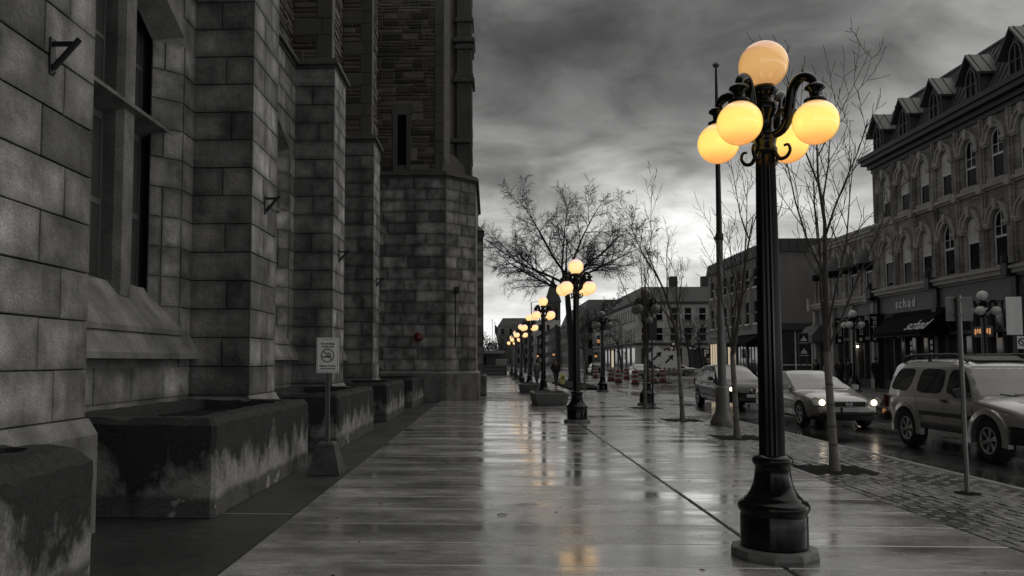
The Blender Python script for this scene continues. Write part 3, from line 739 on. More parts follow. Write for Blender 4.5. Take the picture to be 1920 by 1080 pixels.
slit = (ony(736, 300, TY).x, ony(770, 300, TY).x, TZ+.3, ony(750, 196, TY).z)
fU = lambda s, z, d: (s, TY+.16-d, z)
hole = lambda s, z: slit[0]-.12 < s < slit[1]+.12 and z < slit[3]+.12
rubble(ut, -5.4, UA[0]-.34, TZ+.29, 18.4, fU, .05, hole=hole, big=1.05)
z = TZ+.29; k = 0
while z < 18.3:
    h = .5 if k % 2 else .75; q = .22 if k % 2 else .36
    stone(ut, 'sandstone', UA[0]-.34, UA[0]+.05, z, z+h, fU, .06, cr=False)
    z += h; k += 1
mb = MB()
sx0, sx1 = slit[0], slit[1]; ow = .19; cxs = (sx0+sx1)/2
fU2 = lambda a, b, d: (a, TY+.16-d, b)
for (a, b, z0_, z1_) in ((sx0, cxs-ow, slit[2], slit[3]-.02), (cxs+ow, sx1, slit[2], slit[3]-.02), (sx0-.05, sx1+.05, slit[3]-.4, slit[3]+.06)):
    if z1_ == slit[3]-.02: z1_ = slit[3]-.405
    mb.prism([(a, z0_), (b, z0_), (b, z1_), (a, z1_)], fU2, -.02, .07)
mb.build('slit_surround', 'sandstone', ut)
MB().prism([(cxs-ow, slit[2]), (cxs+ow, slit[2]), (cxs+ow, slit[2]+.28), (cxs-ow, slit[2]+.28)], fU2, -.02, .02).build('slit_sill', 'sandstone', ut)
MB().box(cxs-ow, cxs+ow, TY+.152, TY+.158, slit[2], slit[3]-.4).build('slit_window', 'glass_dark', ut)
# angle pier with weathered foot, bands and a sunk panel
MB().loft([[(UA[0]-.02, TY+.02, TZ+.271), (-.66, TY+1.3, TZ+.271), (-.9, TY+1.9, TZ+.271), (UA[0]-.1, TY+.8, TZ+.271)],
           [(UA[0]-.02, TY+.15, TZ+1.1), (-1.55, TY+.62, TZ+1.1), (-1.5, TY+1.0, TZ+1.1), (UA[0]-.1, TY+.8, TZ+1.1)]], smooth=False).build('weathering', 'sandstone', ut)
pier = MB().box(-1.42, -.80, TY+.95, TY+2.2, TZ+.28, 20).build('angle_pier', 'sandstone', ut)
mb = MB()
for zz, e_ in ((13.55, .14), (13.75, .09), (15.0, .10), (15.3, .16), (16.2, .10)): mb.box(-1.42-e_, -.80+e_, TY+.95-e_, TY+2.2, zz, zz+.2, .03)
for zz in [TZ+.5+j*.42 for j in range(24)]: mb.box(-1.30, -.80+rnd.uniform(.02, .05), TY+1.0, TY+2.1, zz, zz+.36, .03)
mb.build('pier_bands', 'sandstone', ut)
mb = MB()
mb.box(-1.71, -1.45, TY+.72, TY+.9, 10.9, 11.05); mb.box(-1.45, -.85, TY+.72, TY+.94, 10.9, 11.1); mb.build('panel_head', 'sandstone', ut)
# lower pier behind the tower's corner
bp_ = MB().box(-1.5, -.37, 38.3, 40.2, 0, 7.9).build('rear_pier', 'mortar', bld)
courses(bp_, 'granite', -.9, -.34, 1.0, 7.85, .47, lambda s, z, d: (s, 38.3-d, z), .6, cr=False)
MB().box(-1.6, -.2, 38.1, 40.3, 0, .98, .06).build('pier_base', 'granite_plain', bp_)
MB().loft([[(-1.6, 38.2, 7.9), (-.3, 38.2, 7.9), (-.3, 40.3, 7.9), (-1.6, 40.3, 7.9)], [(-1.6, 38.8, 8.3), (-.66, 38.8, 8.3), (-.66, 40.3, 8.3), (-1.6, 40.3, 8.3)]], smooth=False).build('pier_cap', 'sandstone', bp_)
flush_stones(300)

# fixtures on the wall
names = ['nearest black iron wall bracket, high on the front left pier', 'black iron wall bracket on the second buttress', 'black iron wall bracket on the third buttress', 'smallest black iron wall bracket, on the buttress next to the tower']
for i in range(4):
    y = b0(i)+.70; z = 4.28; X = BX+.03
    t = thing('wall_bracket', names[i], 'bracket', (X, y, z), 'iron brackets on the buttresses')
    MB().box(X, X+.02, y-.04, y+.04, z-.20, z+.12, .004).build('back_plate', 'iron', t)
    MB().box(X+.02, X+.20, y-.018, y+.018, z+.05, z+.085).build('arm', 'iron', t)
    MB().tube([(X+.02, y, z-.15), (X+.25, y, z+.11)], .026, 6).build('strut', 'iron', t)
    m = MB()
    for dz in (-.18, .09): m.lathe([(.012, 0), (.012, .015)], (X+.02, y+.03, z+dz), 6)
    m.build('bolt', 'iron', t)
bx = ony(785, 632, TY-.03); X, z = bx.x, bx.z
t = thing('fire_bell', 'round red fire bell on the tower wall above a short pipe', 'bell', (X, TY-.03, z))
fB = lambda r, h: [(r, h)]
m = MB(); rings = []
for r, d in ((.06, .0), (.19, .01), (.20, .05), (.17, .09), (.10, .12), (.03, .13)): rings.append([(X+r*math.cos(2*math.pi*k/18), TY-.05-d, z+r*math.sin(2*math.pi*k/18)) for k in range(18)])
m.loft(rings); m.build('gong', 'bell_red', t)
MB().tube([(X, TY-.18, z), (X, TY-.20, z)], .03, 8).build('centre_bolt', 'steel', t)
MB().tube([(X, TY-.05, z-.15), (X, TY-.05, z-.85)], .022, 6).build('pipe', 'steel', t)
o = ony(860, 545, TY+.6)
t = thing('wall_lantern', 'small dark fixture with a cable high on the tower corner', 'wall lamp', (o.x+.1, o.y-.3, o.z))
fx = fC(.55, o.z, .03)
MB().box(fx[0]-.02, fx[0]+.16, fx[1]-.2, fx[1]+.06, o.z-.14, o.z+.14, .03).build('housing', 'iron', t)
MB().tube([(fx[0]+.01, fx[1]-.02, o.z-.1), (fx[0]+.01, fx[1]-.02, o.z-2.3)], .02, 5).build('cable', 'iron', t)

# ------------------------------------------------------------------ planters along the wall
PL = [(1.9, 5.62, -2.80, 'nearest stained concrete planter, cut off by the lower left corner'), (8.2, 12.43, -2.84, 'long stained concrete planter below the first tall window'),
      (14.6, 18.98, -2.78, 'concrete planter right behind the no smoking sign'), (21.4, 25.54, -2.76, 'second farthest concrete planter along the stone wall'),
      (27.7, 32.4, -2.70, 'farthest concrete planter, butting against the tower')]
for k, (y0, y1, xf, lab) in enumerate(PL):
    t = thing('concrete_planter', lab, 'planter', (xf-.9, (y0+y1)/2, 0), 'concrete planters along the stone wall')
    H_ = 1.02; xb = -4.72 if k != 0 else -3.62; wl = .30; c = .07
    if k == 0: c = .12
    def rr(x0, x1, a, b, z, c_): return [(x0, a+c_, z), (x0+c_, a, z), (x1-c_, a, z), (x1, a+c_, z), (x1, b-c_, z), (x1-c_, b, z), (x0+c_, b, z), (x0, b-c_, z)]
    base_ring = rr(xb, xf, y0, y1, 0, .04); cnt = [max(1, int(round((Vector(b)-Vector(a)).length/.10))) for a, b in zip(base_ring, base_ring[1:]+base_ring[:1])]
    def dn(ring): return [tuple(Vector(a).lerp(Vector(b), q/n_)) for (a, b), n_ in zip(zip(ring, ring[1:]+ring[:1]), cnt) for q in range(n_)]
    lev = [rr(xb, xf, y0, y1, (H_-c)*q/9, .04) for q in range(9)]+[rr(xb, xf, y0, y1, H_-c, .04), rr(xb+c*.7, xf-c*.7, y0+c*.7, y1-c*.7, H_, .04), rr(xb+wl, xf-wl, y0+wl, y1-wl, H_, .04), rr(xb+wl+.02, xf-wl-.02, y0+wl+.02, y1-wl-.02, H_-.3, .04)]
    m = MB(); m.loft([dn(r_) for r_ in lev], smooth=False)
    # roughen the old concrete edges a little
    def chip(x, y, z):
        v = Vector((x, y, z)); d1 = mnoise.noise_vector(v*4.0)*.012+mnoise.noise_vector(v*13.0)*.008
        e_ = max(0.0, mnoise.noise(v*5.5)-.22)*.10 if z > H_-c-.03 else 0.0
        return (x+d1.x, y+d1.y, z+(d1.z if z > .2 else 0)-e_)
    m.v = [chip(*q) for q in m.v]
    m.build('tub', 'planter_concrete', t)
    n = 14; m = MB(); vs = []; fs = []
    for a in range(n+1):
        for b in range(5): vs.append((xb+wl-.02+(xf-xb-2*wl+.04)*b/4, y0+wl-.02+(y1-y0-2*wl+.04)*a/n, H_-.14+.05*mnoise.noise((a*.7, b*.9, k*3.1))))
    for a in range(n):
        for b in range(4): fs.append((a*5+b, a*5+b+1, a*5+b+6, a*5+b+5))
    m.add(vs, fs, smooth=True); m.build('soil', 'soil', t)
# ------------------------------------------------------------------ street lamps
def make_lamp(label, lit='globe_lit', top='globe_top', fine=True):
    t = thing('street_lamp', label, 'street lamp')
    n = 32 if fine else 20
    m = MB(); m.lathe([(.345, -.02), (.355, .03), (.345, .075), (.30, .085)], n=10, smooth=False)
    m.v = [(x+.012*mnoise.noise((x*7, y*7, z*7+2)), y+.012*mnoise.noise((x*7, y*7+4, z*7)), z+(.01*mnoise.noise((x*8, y*8, 1)) if z > .02 else 0)) for x, y, z in m.v]
    m.build('footing', 'pad_concrete', t)
    MB().lathe([(.262, .07), (.265, .09), (.265, .34), (.258, .36), (.272, .375), (.283, .40), (.283, .425), (.268, .45), (.235, .462), (.232, .475),
                (.205, .50), (.178, .54), (.155, .60), (.142, .68), (.138, .74), (.150, .75), (.160, .77), (.160, .80), (.148, .815), (.118, .83)], n=n).build('base', 'lamp_black', t)
    MB().lathe([(.102, .82), (.100, 1.2), (.094, 2.0), (.086, 2.8), (.078, 3.36)], n=n, flute=1, fd=.10).build('shaft', 'lamp_black', t)
    MB().lathe([(.080, 3.34), (.098, 3.36), (.100, 3.40), (.086, 3.42), (.094, 3.47), (.105, 3.50), (.085, 3.53), (.07, 3.58), (.075, 3.66), (.11, 3.72), (.12, 3.78), (.085, 3.80), (.07, 3.84),
                (.10, 3.87), (.115, 3.90), (.10, 3.925), (.085, 3.945)], n=16).build('capital', 'lamp_black', t)
    gt = MB().sphere((0, 0, 4.125), .203, 28 if fine else 18, 18 if fine else 12).build('globe', top, t); gt['label'] = 'upper globe, dimmer and tan'
    for a in (45, 135, 225, 315):
        ca, sa = math.cos(R(a)), math.sin(R(a))
        P = lambda r, z: (r*ca, r*sa, z)
        pts = [P(.06, 3.50), P(.15, 3.53), P(.205, 3.62), P(.225, 3.74), P(.25, 3.86), P(.30, 3.925), P(.36, 3.93), P(.41, 3.895), P(.43, 3.84)]
        arm = MB().tube(smooth_pts(pts, 3), smooth_rad([.034, .036, .040, .042, .042, .042, .040, .036, .030], 3), 12).build('arm', 'lamp_black', t)
        MB().lathe([(.03, 3.86), (.05, 3.855), (.078, 3.83), (.080, 3.815), (.045, 3.79), (.042, 3.755), (.055, 3.735), (.086, 3.725), (.088, 3.70), (.06, 3.695)], c=(P(.43, 0)[0], P(.43, 0)[1], 0), n=14).build('fitter', 'lamp_black', arm)
        scr = [P(.075, 3.38), P(.12, 3.30), P(.18, 3.30), P(.215, 3.35), P(.20, 3.40), P(.165, 3.40)]
        MB().tube(smooth_pts(scr), smooth_rad([.018, .018, .016, .014, .012, .012]), 8).build('scroll', 'lamp_black', arm)
        MB().tube(smooth_pts([P(.09, 3.66), P(.16, 3.70), P(.20, 3.66), P(.17, 3.60)]), .016, 8).build('scroll', 'lamp_black', arm)
        MB().sphere((P(.43, 0)[0], P(.43, 0)[1], 3.535), .180, 26 if fine else 16, 16 if fine else 10).build('globe', lit, t)
    return t
LG = 'lit five-globe lamps along the sidewalk'
l0 = make_lamp('tall nearest lamp with black fluted post and five glowing yellow globes', fine=True)
l0.location = (2.33, 6.79, 0); l0['group'] = LG
l1 = make_lamp('second lit street lamp, standing clear on the long sidewalk joint', 'globe_pale', 'globe_pale', fine=False); l1['group'] = LG
l1.location = (2.27, 21.3, 0); l1.rotation_euler = (0, 0, R(4))
for k, y in enumerate((33.6, 45.9, 58.4, 71, 84)):
    copy_tree(l1, (2.2, y, 0), R(rnd.uniform(-6, 6)), ['third lit lamp, rising behind the nearer low concrete planter', 'fourth lit lamp of the row, behind the farther low planter', 'fifth lit lamp from the front in the sidewalk row',
        'sixth lit lamp from the front in the sidewalk row', 'last and smallest lit lamp at the end of the row'][k])
for o in COL.objects:
    if o.name.startswith('globe') and 'label' in o and o.parent and o.parent != l0: del o['label']
KG = 'unlit lamps along the kerb'
k0 = make_lamp('nearer unlit lamp by the kerb with grey globes, behind a young tree', 'globe_off', 'globe_off', fine=False); k0['group'] = KG
for o in kids(k0):
    if 'label' in o: del o['label']
    if o.name.startswith('globe'): o.data.materials[0] = mat('globe_grey', gv(.20), .3, var=.2, bump=0) if 'globe_grey' not in MATS else MATS['globe_grey']
k0.location = (5.75, 29.9, 0)
copy_tree(k0, (5.98, 43.3, 0), R(5), 'farther unlit lamp by the kerb, clear of the trees', KG)
f0 = make_lamp('unlit white-globed lamp across the street in front of the hanging shop banners', 'globe_off', 'globe_off', fine=False)
for o in kids(f0):
    if 'label' in o: del o['label']
FG = 'white-globed lamps on the far sidewalk'; f0['group'] = FG
f0.location = (19.3, 43.4, .02)
copy_tree(f0, (19.05, 31.7, .02), R(3), 'unlit white-globed lamp across the street above the silver vehicle', FG)
copy_tree(f0, (26.9, 119, .02), 0, 'left one of two tiny lamps before the distant corner building', FG)
copy_tree(f0, (29.6, 119, .02), 0, 'right one of two tiny lamps before the distant corner building', FG)

# ------------------------------------------------------------------ trees
def branch(mb, p, d, L, r, lvl, P, rn):
    n = 5 if lvl == 0 else 4
    pts = [p.copy()]; rad = [r]; q = p.copy(); dd = d.copy()
    end = r*P['taper'][lvl]
    for i in range(n):
        dd = (dd+Vector((rn.gauss(0, P['wob']), rn.gauss(0, P['wob']), rn.gauss(0, P['wob'])+P['up'][lvl]))).normalized()
        q = q+dd*(L/n); pts.append(q.copy()); rad.append(r+(end-r)*(i+1)/n)
    rad = [max(q_, P.get('rmin', .004)) for q_ in rad]
    mb[0 if lvl == 0 else 1].tube(pts, rad, 7 if lvl == 0 else (5 if lvl == 1 else 3), cap=lvl < 2)
    if lvl+1 >= len(P['n']): return
    for k in range(P['n'][lvl+1]):
        t = P['from'][lvl+1]+(1-P['from'][lvl+1])*(k+rn.random())/P['n'][lvl+1]
        j = min(int(t*n), n-1); u = t*n-j; s = pts[j].lerp(pts[j+1], u); rr = rad[j]+(rad[j+1]-rad[j])*u
        ax = (pts[j+1]-pts[j]).normalized(); a = P.get('az0', 0)+k*2.4+rn.uniform(-.6, .6)
        side = ax.orthogonal().normalized(); side = Matrix.Rotation(a, 3, ax) @ side
        sp = R(rn.uniform(*P['ang'][lvl+1])); nd_ = (ax*math.cos(sp)+side*math.sin(sp)).normalized()
        branch(mb, s, nd_, L*P['len'][lvl+1]*rn.uniform(.7, 1.25)*(1-.35*t if lvl else 1), min(rr*.8, r*P['rad'][lvl+1]), lvl+1, P, rn)
def young_tree(x, y, h, seed, label, lean, bend=0.0):
    rn = random.Random(seed)
    t = thing('young_tree', label, 'tree', (x, y, 0), 'bare young trees along the kerb')
    tr, br = MB(), MB()
    zt = 1.75
    zt = 1.75; tr.tube([(x, y, -.03), (x+lean*.1, y, .25), (x+lean*.3, y, .9), (x+lean*.6, y, zt)], [.085, .062, .056, .050], 10)
    P = dict(n=[1, 6, 7, 5], taper=[.22, .14, .3, .5], wob=.10, up=[.12, .17, .13, .06], len=[1, .66, .38, .42], rad=[1, .42, .45, .5], ang=[(0, 0), (16, 32), (18, 40), (20, 55)]); P['from'] = [0, .06, .22, .2]; P['rmin'] = .0045
    branch([br, br], Vector((x+lean*.6, y, zt-.02)), Vector((bend, 0, 1)).normalized(), (h-zt)*.86, .05, 0, P, rn)
    # a handful of strong upright whips from the fork
    for k in range(3):
        a = k*2.1+rn.random(); dv = Vector((math.cos(a)*.24+bend, math.sin(a)*.24, 1)).normalized()
        branch([br, br], Vector((x+lean*.6, y, zt-.02+.12*k)), dv, (h-zt)*rn.uniform(.55, .85), .022, 1, P, rn)
    tk = tr.build('trunk', 'bark_pale', t)
    m = MB()
    for zz in (.35, .62, .95, 1.25): m.lathe([(.066-.008*zz, zz), (.068-.008*zz, zz+.012), (.066-.008*zz, zz+.024)], (x+lean*.33*zz, y, 0), 10)
    m.build('bark_rings', 'bark', tk)
    c = br.build('crown', 'bark', t, fix=False)
    return t
TL = ['bare young tree right behind the nearest lamp, trunk in a square pit', 'bare young tree beside the tall dark pole', 'bare young tree left of the tall dark pole, in its own pit', 'bare young tree in front of the nearer unlit kerb lamp']
for k, ((x, y), h, s, le) in enumerate(zip(TREES, (5.6, 5.2, 5.5, 5.4), (11, 23, 35, 47), (-.12, -.12, -.14, .05))): young_tree(x, y, h, s, TL[k], le, (.15, -.03, .03, .02)[k])
young_tree(5.2, 44.8, 5.3, 61, 'thin bare young tree just left of the farther unlit kerb lamp', .05)

def big_tree(x, y, h, seed, label, group=None, wide=1.0, r0=.36, mname='bark_dark', name='bare_tree'):
    rn = random.Random(seed); t = thing(name, label, 'tree', (x, y, 0), group)
    tr, br = MB(), MB(); main = group is None; fork = h*(.44 if main else .40)
    tr.tube([(x, y, -.05), (x+.02, y, .3), (x-.05, y, fork*.4), (x-.28, y, fork*.8), (x-.40, y, fork), (x-.42, y, fork*1.2), (x-.3, y, fork*1.5)], [r0*1.3, r0*.9, r0*.78, r0*.66, r0*.5, r0*.2, r0*.04], 10)
    P = dict(n=[1, 7, 12, 11, 11] if main else [1, 7, 8, 6, 4], taper=[.2, .14, .25, .4, .5], wob=.13, up=[.02, .05, .03, .01, -.02], len=[1, .60, .46, .40, .46], rad=[1, .55, .42, .36, .4], ang=[(0, 0), (25, 55), (25, 60), (25, 65), (25, 70)]); P['from'] = [0, .15, .15, .1, .1]; P['rmin'] = .0095 if main else .010
    base = Vector((x-.38, y, fork*.95))
    dirs = [(-1.0, .2, .42), (-.62, -.5, .9), (-.2, .3, 1.5), (.35, -.3, 1.2), (.9, .3, .62), (-.7, .7, .65), (.6, .8, .75), (1.0, -.4, .5), (-.95, -.3, .38)]
    for k, d in enumerate(dirs if main else dirs[:7]):
        d = Vector((d[0]*wide, d[1]*wide, d[2])).normalized()
        branch([br, br], base+Vector((0, 0, rn.uniform(-.8, h*.06))), d, h*rn.uniform(.36, .45), r0*.34, 1, P, rn)
    if main:
        branch([br, br], Vector((x-.05, y, fork*.42)), Vector((.8, 0, .62)).normalized(), h*.26, r0*.40, 1, P, rn)
    tr.build('trunk', mname, t); br.build('crown', mname, t, fix=False); return t
big_tree(6.7, 66.5, 18.3, 5, 'large bare spreading tree with a dark trunk behind the second lamp', wide=1.1)
# ------------------------------------------------------------------ small street furniture on this side
mat('foot_concrete', gv(.07), .8, var=.6, scale=7, bump=.6, bscale=30, grit=.6, spec=.2)
# tall dark pole with a flared base
x, y = 5.86, 20.6
t = thing('tall_pole', 'tall dark tapering pole with a flared base and leaf finial', 'pole', (x, y, 0))
MB().lathe([(.31, 0), (.31, .07), (.285, .13), (.22, .27), (.175, .36), (.17, .95), (.15, .97), (.115, .975)], (x, y, 0), 18).build('base', 'steel', t)
MB().lathe([(.105, .96), (.098, 2.5), (.086, 4.2), (.086, 4.75)], (x, y, 0), 12, flute=0).build('lower_shaft', 'steel', t)
MB().lathe([(.10, 4.7), (.11, 4.74), (.10, 4.85), (.075, 4.9), (.06, 7.0), (.03, 9.15), (.02, 9.2)], (x, y, 0), 12).build('upper_shaft', 'iron', t)
m = MB()
for a in range(5):
    an = R(-60+30*a); m.tube([(x, y, 9.2), (x+.06*math.sin(an), y, 9.24+.05*math.cos(an)), (x+.11*math.sin(an), y, 9.25+.12*math.cos(an))], [.016, .026, .006], 5)
m.sphere((x, y, 9.2), .03, 8, 6); m.build('finial', 'iron', t)
MB().box(x-.13, x-.02, y-.05, y+.05, 4.72, 4.80, .01).build('strap', 'iron', t)

# no smoking sign on a concrete foot
p = ground(613, 887); x, y = p.x, p.y
t = thing('no_smoking_sign', 'white no smoking sign on a steel post in a concrete foot', 'sign', (x, y, 0))
m = MB(); m.loft([[(x-.24, y-.22, 0), (x+.22, y-.22, 0), (x+.24, y+.22, 0), (x-.22, y+.22, 0)], [(x-.23, y-.21, .05), (x+.21, y-.21, .05), (x+.23, y+.21, .05), (x-.21, y+.21, .05)],
        [(x-.13, y-.13, .42), (x+.12, y-.13, .42), (x+.13, y+.13, .42), (x-.12, y+.13, .42)], [(x-.10, y-.10, .45), (x+.09, y-.10, .45), (x+.10, y+.10, .45), (x-.09, y+.10, .45)]], smooth=False); m.build('foot', 'foot_concrete', t)
m = MB()
for a, b in ((-.03, -.018), (.018, .03)): m.box(x+a, x+b, y-.02, y+.02, .44, 1.90)
m.box(x-.018, x+.018, y+.012, y+.02, .44, 1.90); m.build('post', 'steel', t)
zc_ = (ony(613, 634, y-.04).z+ony(613, 699, y-.04).z)/2; hw, hh = .165, .255
pl = MB(); pl.box(x-hw, x+hw, y-.032, y-.024, zc_-hh, zc_+hh, .003); sg = pl.build('panel', 'sign_white', t)
fn = lambda a, b, c: (x+a, y-.0345-c, zc_+b)
m = MB()
for (a0, a1, c0, c1) in ((-hw+.012, hw-.012, hh-.018, hh-.014), (-hw+.012, hw-.012, -hh+.014, -hh+.018), (-hw+.012, -hw+.016, -hh+.018, hh-.018), (hw-.016, hw-.012, -hh+.018, hh-.018)): m.prism([(a0, c0), (a1, c0), (a1, c1), (a0, c1)], fn, -.001, .001)
m.build('border', 'letter_dark', sg)
m = MB(); N_ = 36
for k in range(N_):
    a, b = 2*math.pi*k/N_, 2*math.pi*(k+1)/N_
    m.prism([(.098*math.cos(a), .098*math.sin(a)), (.098*math.cos(b), .098*math.sin(b)), (.086*math.cos(b), .086*math.sin(b)), (.086*math.cos(a), .086*math.sin(a))], fn, -.001, .0015)
m.prism([(-.067, .059), (-.059, .067), (.067, -.059), (.059, -.067)], fn, -.001, .0022)
m.build('prohibition_ring', 'letter_dark', sg)
m = MB(); m.prism([(-.072, -.030), (.040, -.030), (.040, -.012), (-.072, -.012)], fn, -.001, .0012); m.prism([(.046, -.030), (.056, -.030), (.056, -.012), (.046, -.012)], fn, -.001, .0012)
for dx in (0, .018): m.tube([fn(.046+dx*.5, .0, .002), fn(.035+dx, .018, .002), fn(.012+dx, .020, .002), fn(.0+dx, .035, .002), fn(.008+dx, .050, .002)], .0035, 4)
m.build('cigarette', 'letter_dark', sg)
for body, dz in (('No smoking', .170), ('in this area', .128), ('Défense de fumer', -.150), ('dans cet endroit', -.190)):
    text_mesh(body, .040 if dz > 0 else .033, 'letter_dark', lambda a, b, c, dz=dz: fn(a, b+dz, c*.1), parent=sg, ext=.004, off=.0012)
m = MB()
for dz in (.232, -.232): m.sphere(fn(0, dz, .0), .008, 8, 5)
m.build('bolt', 'steel', sg)

# back of a parking sign near the kerb
x, y = 5.8, 10.1
t = thing('sign_post', 'thin leaning post with the blank back of a traffic sign', 'sign', (x, y, 0))
top = Vector((x-.02, y, 2.42)); bot = Vector((x, y, -.02))
m = MB(); m.tube([bot, top], .027, 6, smooth=False); m.build('post', 'steel', t)
m = MB(); m.box(x-.165, x+.165, y+.03, y+.036, 2.10, 2.40, .003); m.build('panel', 'steel', t)
for zz in (2.16, 2.34): MB().box(x-.05, x+.03, y-.03, y+.03, zz, zz+.03).build('clamp', 'steel', t)
MB().lathe([(.16, -.01), (.15, .006), (.03, .012)], (x, y, 0), 12).build('patch', 'soil', t)

# low boat-shaped concrete planters round the third and fourth lamps
def trough(x0, x1, y0, y1, lab):
    t = thing('low_planter', lab, 'planter', ((x0+x1)/2, (y0+y1)/2, 0), 'low concrete planters in the lamp row')
    def rg(e, z): return [(x0+e+.12, y0+e, z), (x1-e-.12, y0+e, z), (x1-e, y0+e+.15, z), (x1-e, y1-e-.15, z), (x1-e-.12, y1-e, z), (x0+e+.12, y1-e, z), (x0+e, y1-e-.15, z), (x0+e, y0+e+.15, z)]
    MB().loft([rg(.10, 0), rg(.06, .12), rg(0, .42), rg(.02, .47), rg(.10, .47), rg(.12, .36)], smooth=False).build('tub', 'pad_concrete', t)
    MB().box(x0+.14, x1-.14, y0+.14, y1-.14, .3, .40, .03).build('soil', 'soil', t)
trough(1.50, 2.85, 29.2, 31.6, 'nearer low concrete planter in front of the third lamp')
trough(1.45, 2.75, 41.0, 43.6, 'farther low concrete planter in front of the fourth lamp')
# tapered fire hydrant by the planting bed
x, y = 4.85, 54.6
t = thing('fire_hydrant', 'small pale yellow fire hydrant beyond the kerb lamps', 'hydrant', (x, y, 0))
MB().lathe([(.17, 0), (.17, .06), (.12, .08), (.12, .6), (.15, .62), (.15, .66), (.12, .70), (.07, .80), (.03, .86)], (x, y, .0), 14).build('barrel', 'hydrant_yellow', t)
MB().tube([(x-.22, y, .48), (x+.22, y, .48)], .065, 8).build('outlet', 'hydrant_yellow', t)

# ------------------------------------------------------------------ road works: drums and diverging arrow sign
dr = thing('traffic_drum', 'x', 'traffic drum')
MB().lathe([(.36, 0), (.36, .06), (.29, .07)], (0, 0, 0), 14).build('base', 'tyre', dr)
prev = .06
for k, (a, b, r) in enumerate(((.06, .30, .27), (.30, .47, .265), (.47, .64, .255), (.64, .81, .25), (.81, .98, .24))):
    MB().lathe([(r, a), (r+.012, a+.01), (r+.012, b-.01), (r, b)], (0, 0, 0), 14).build('band', 'drum_orange' if k % 2 == 0 else 'drum_white', dr)
MB().lathe([(.24, .98), (.20, 1.02), (.06, 1.03), (.05, 1.07)], (0, 0, 0), 12).build('lid', 'drum_orange', dr)
DR = [(1117, 708, 'leftmost striped traffic drum in the road'), (1146, 714, 'second striped traffic drum from the left'), (1160, 717.5, 'striped traffic drum close behind the second from left'), (1175, 711, 'middle striped traffic drum, slightly farther back'),
      (1191, 720, 'striped traffic drum just left of the unlit kerb lamp'), (1225, 717, 'striped traffic drum left of the arrow sign post'), (1243, 716.5, 'striped traffic drum beneath the arrow signs')]
for k, (u, v, lab) in enumerate(DR):
    p = ground(u, v, -.1)
    if k == 0: dr.location = p; dr['label'] = lab; dr['group'] = 'striped traffic drums'; LOC[dr.name] = Matrix.Translation(p)
    else: copy_tree(dr, p, rnd.random(), lab, 'striped traffic drums')
p = ground(1238, 719, -.1); x, y = p.x, p.y
t = thing('arrow_sign', 'pair of pale diamond signs with diagonal black arrows on a stand', 'sign', (x, y, -.1))
s_ = y/1500.0
MB().box(x-1.0, x+.9, y-.12, y+.12, -.1, .0, .02).build('stand', 'tyre', t)
for dx in (-.5, .65): MB().box(x+dx-.03, x+dx+.03, y-.03, y+.03, 0, 2.1).build('post', 'steel', t)
for dx, dz, yy, sm, nm in ((-.25, 2.02, y-.09, .85, 'sign_white'), (.70, 1.78, y-.05, .78, 'sign_orange')):
    cxx, czz = x+dx, dz
    fn = lambda a, b, c, cxx=cxx, czz=czz, yy=yy: (cxx+a, yy-c, czz+b)
    if nm == 'sign_white': pl = MB().prism([(0, -sm), (sm, 0), (0, sm), (-sm, 0)], fn, 0, .02).build('panel', nm, t)
    else:
        pl = MB().prism([(-.75, -.75), (.75, -.75), (.75, .75), (-.75, .75)], fn, 0, .02).build('panel', 'sign_white', t)
        m = MB()
        for k in range(5):
            q = -.72+k*.36
            for a, b in ((q, -.72), (q, .72), (-.72, q), (.72, q)): m.prism([(a+.09*math.cos(2*math.pi*j/8), b+.09*math.sin(2*math.pi*j/8)) for j in range(8)], fn, .02, .05)
        m.build('lamp_board', 'drum_orange', pl)
    MB().prism([(-.34, -.24), (-.24, -.34), (.14, .04), (.26, -.10), (.36, .36), (-.10, .26), (.04, .14)], fn, .02, .03).build('arrow', 'letter_dark', pl)
# slim sign pole beside the nearer kerb lamp
x, y = ground(1224, 765).x, ground(1224, 765).y
t = thing('signal_post', 'slim post with a dark hooded box beside the kerb lamp', 'post', (x, y, 0))
MB().tube([(x, y, -.02), (x, y, 3.3)], .03, 6).build('post', 'iron', t)
MB().box(x-.16, x+.16, y-.14, y+.1, 2.35, 3.15, .03).build('box', 'iron', t)
MB().sphere((x-.08, y-.13, 3.02), .11, 10, 6).build('lens', 'globe_grey', t)
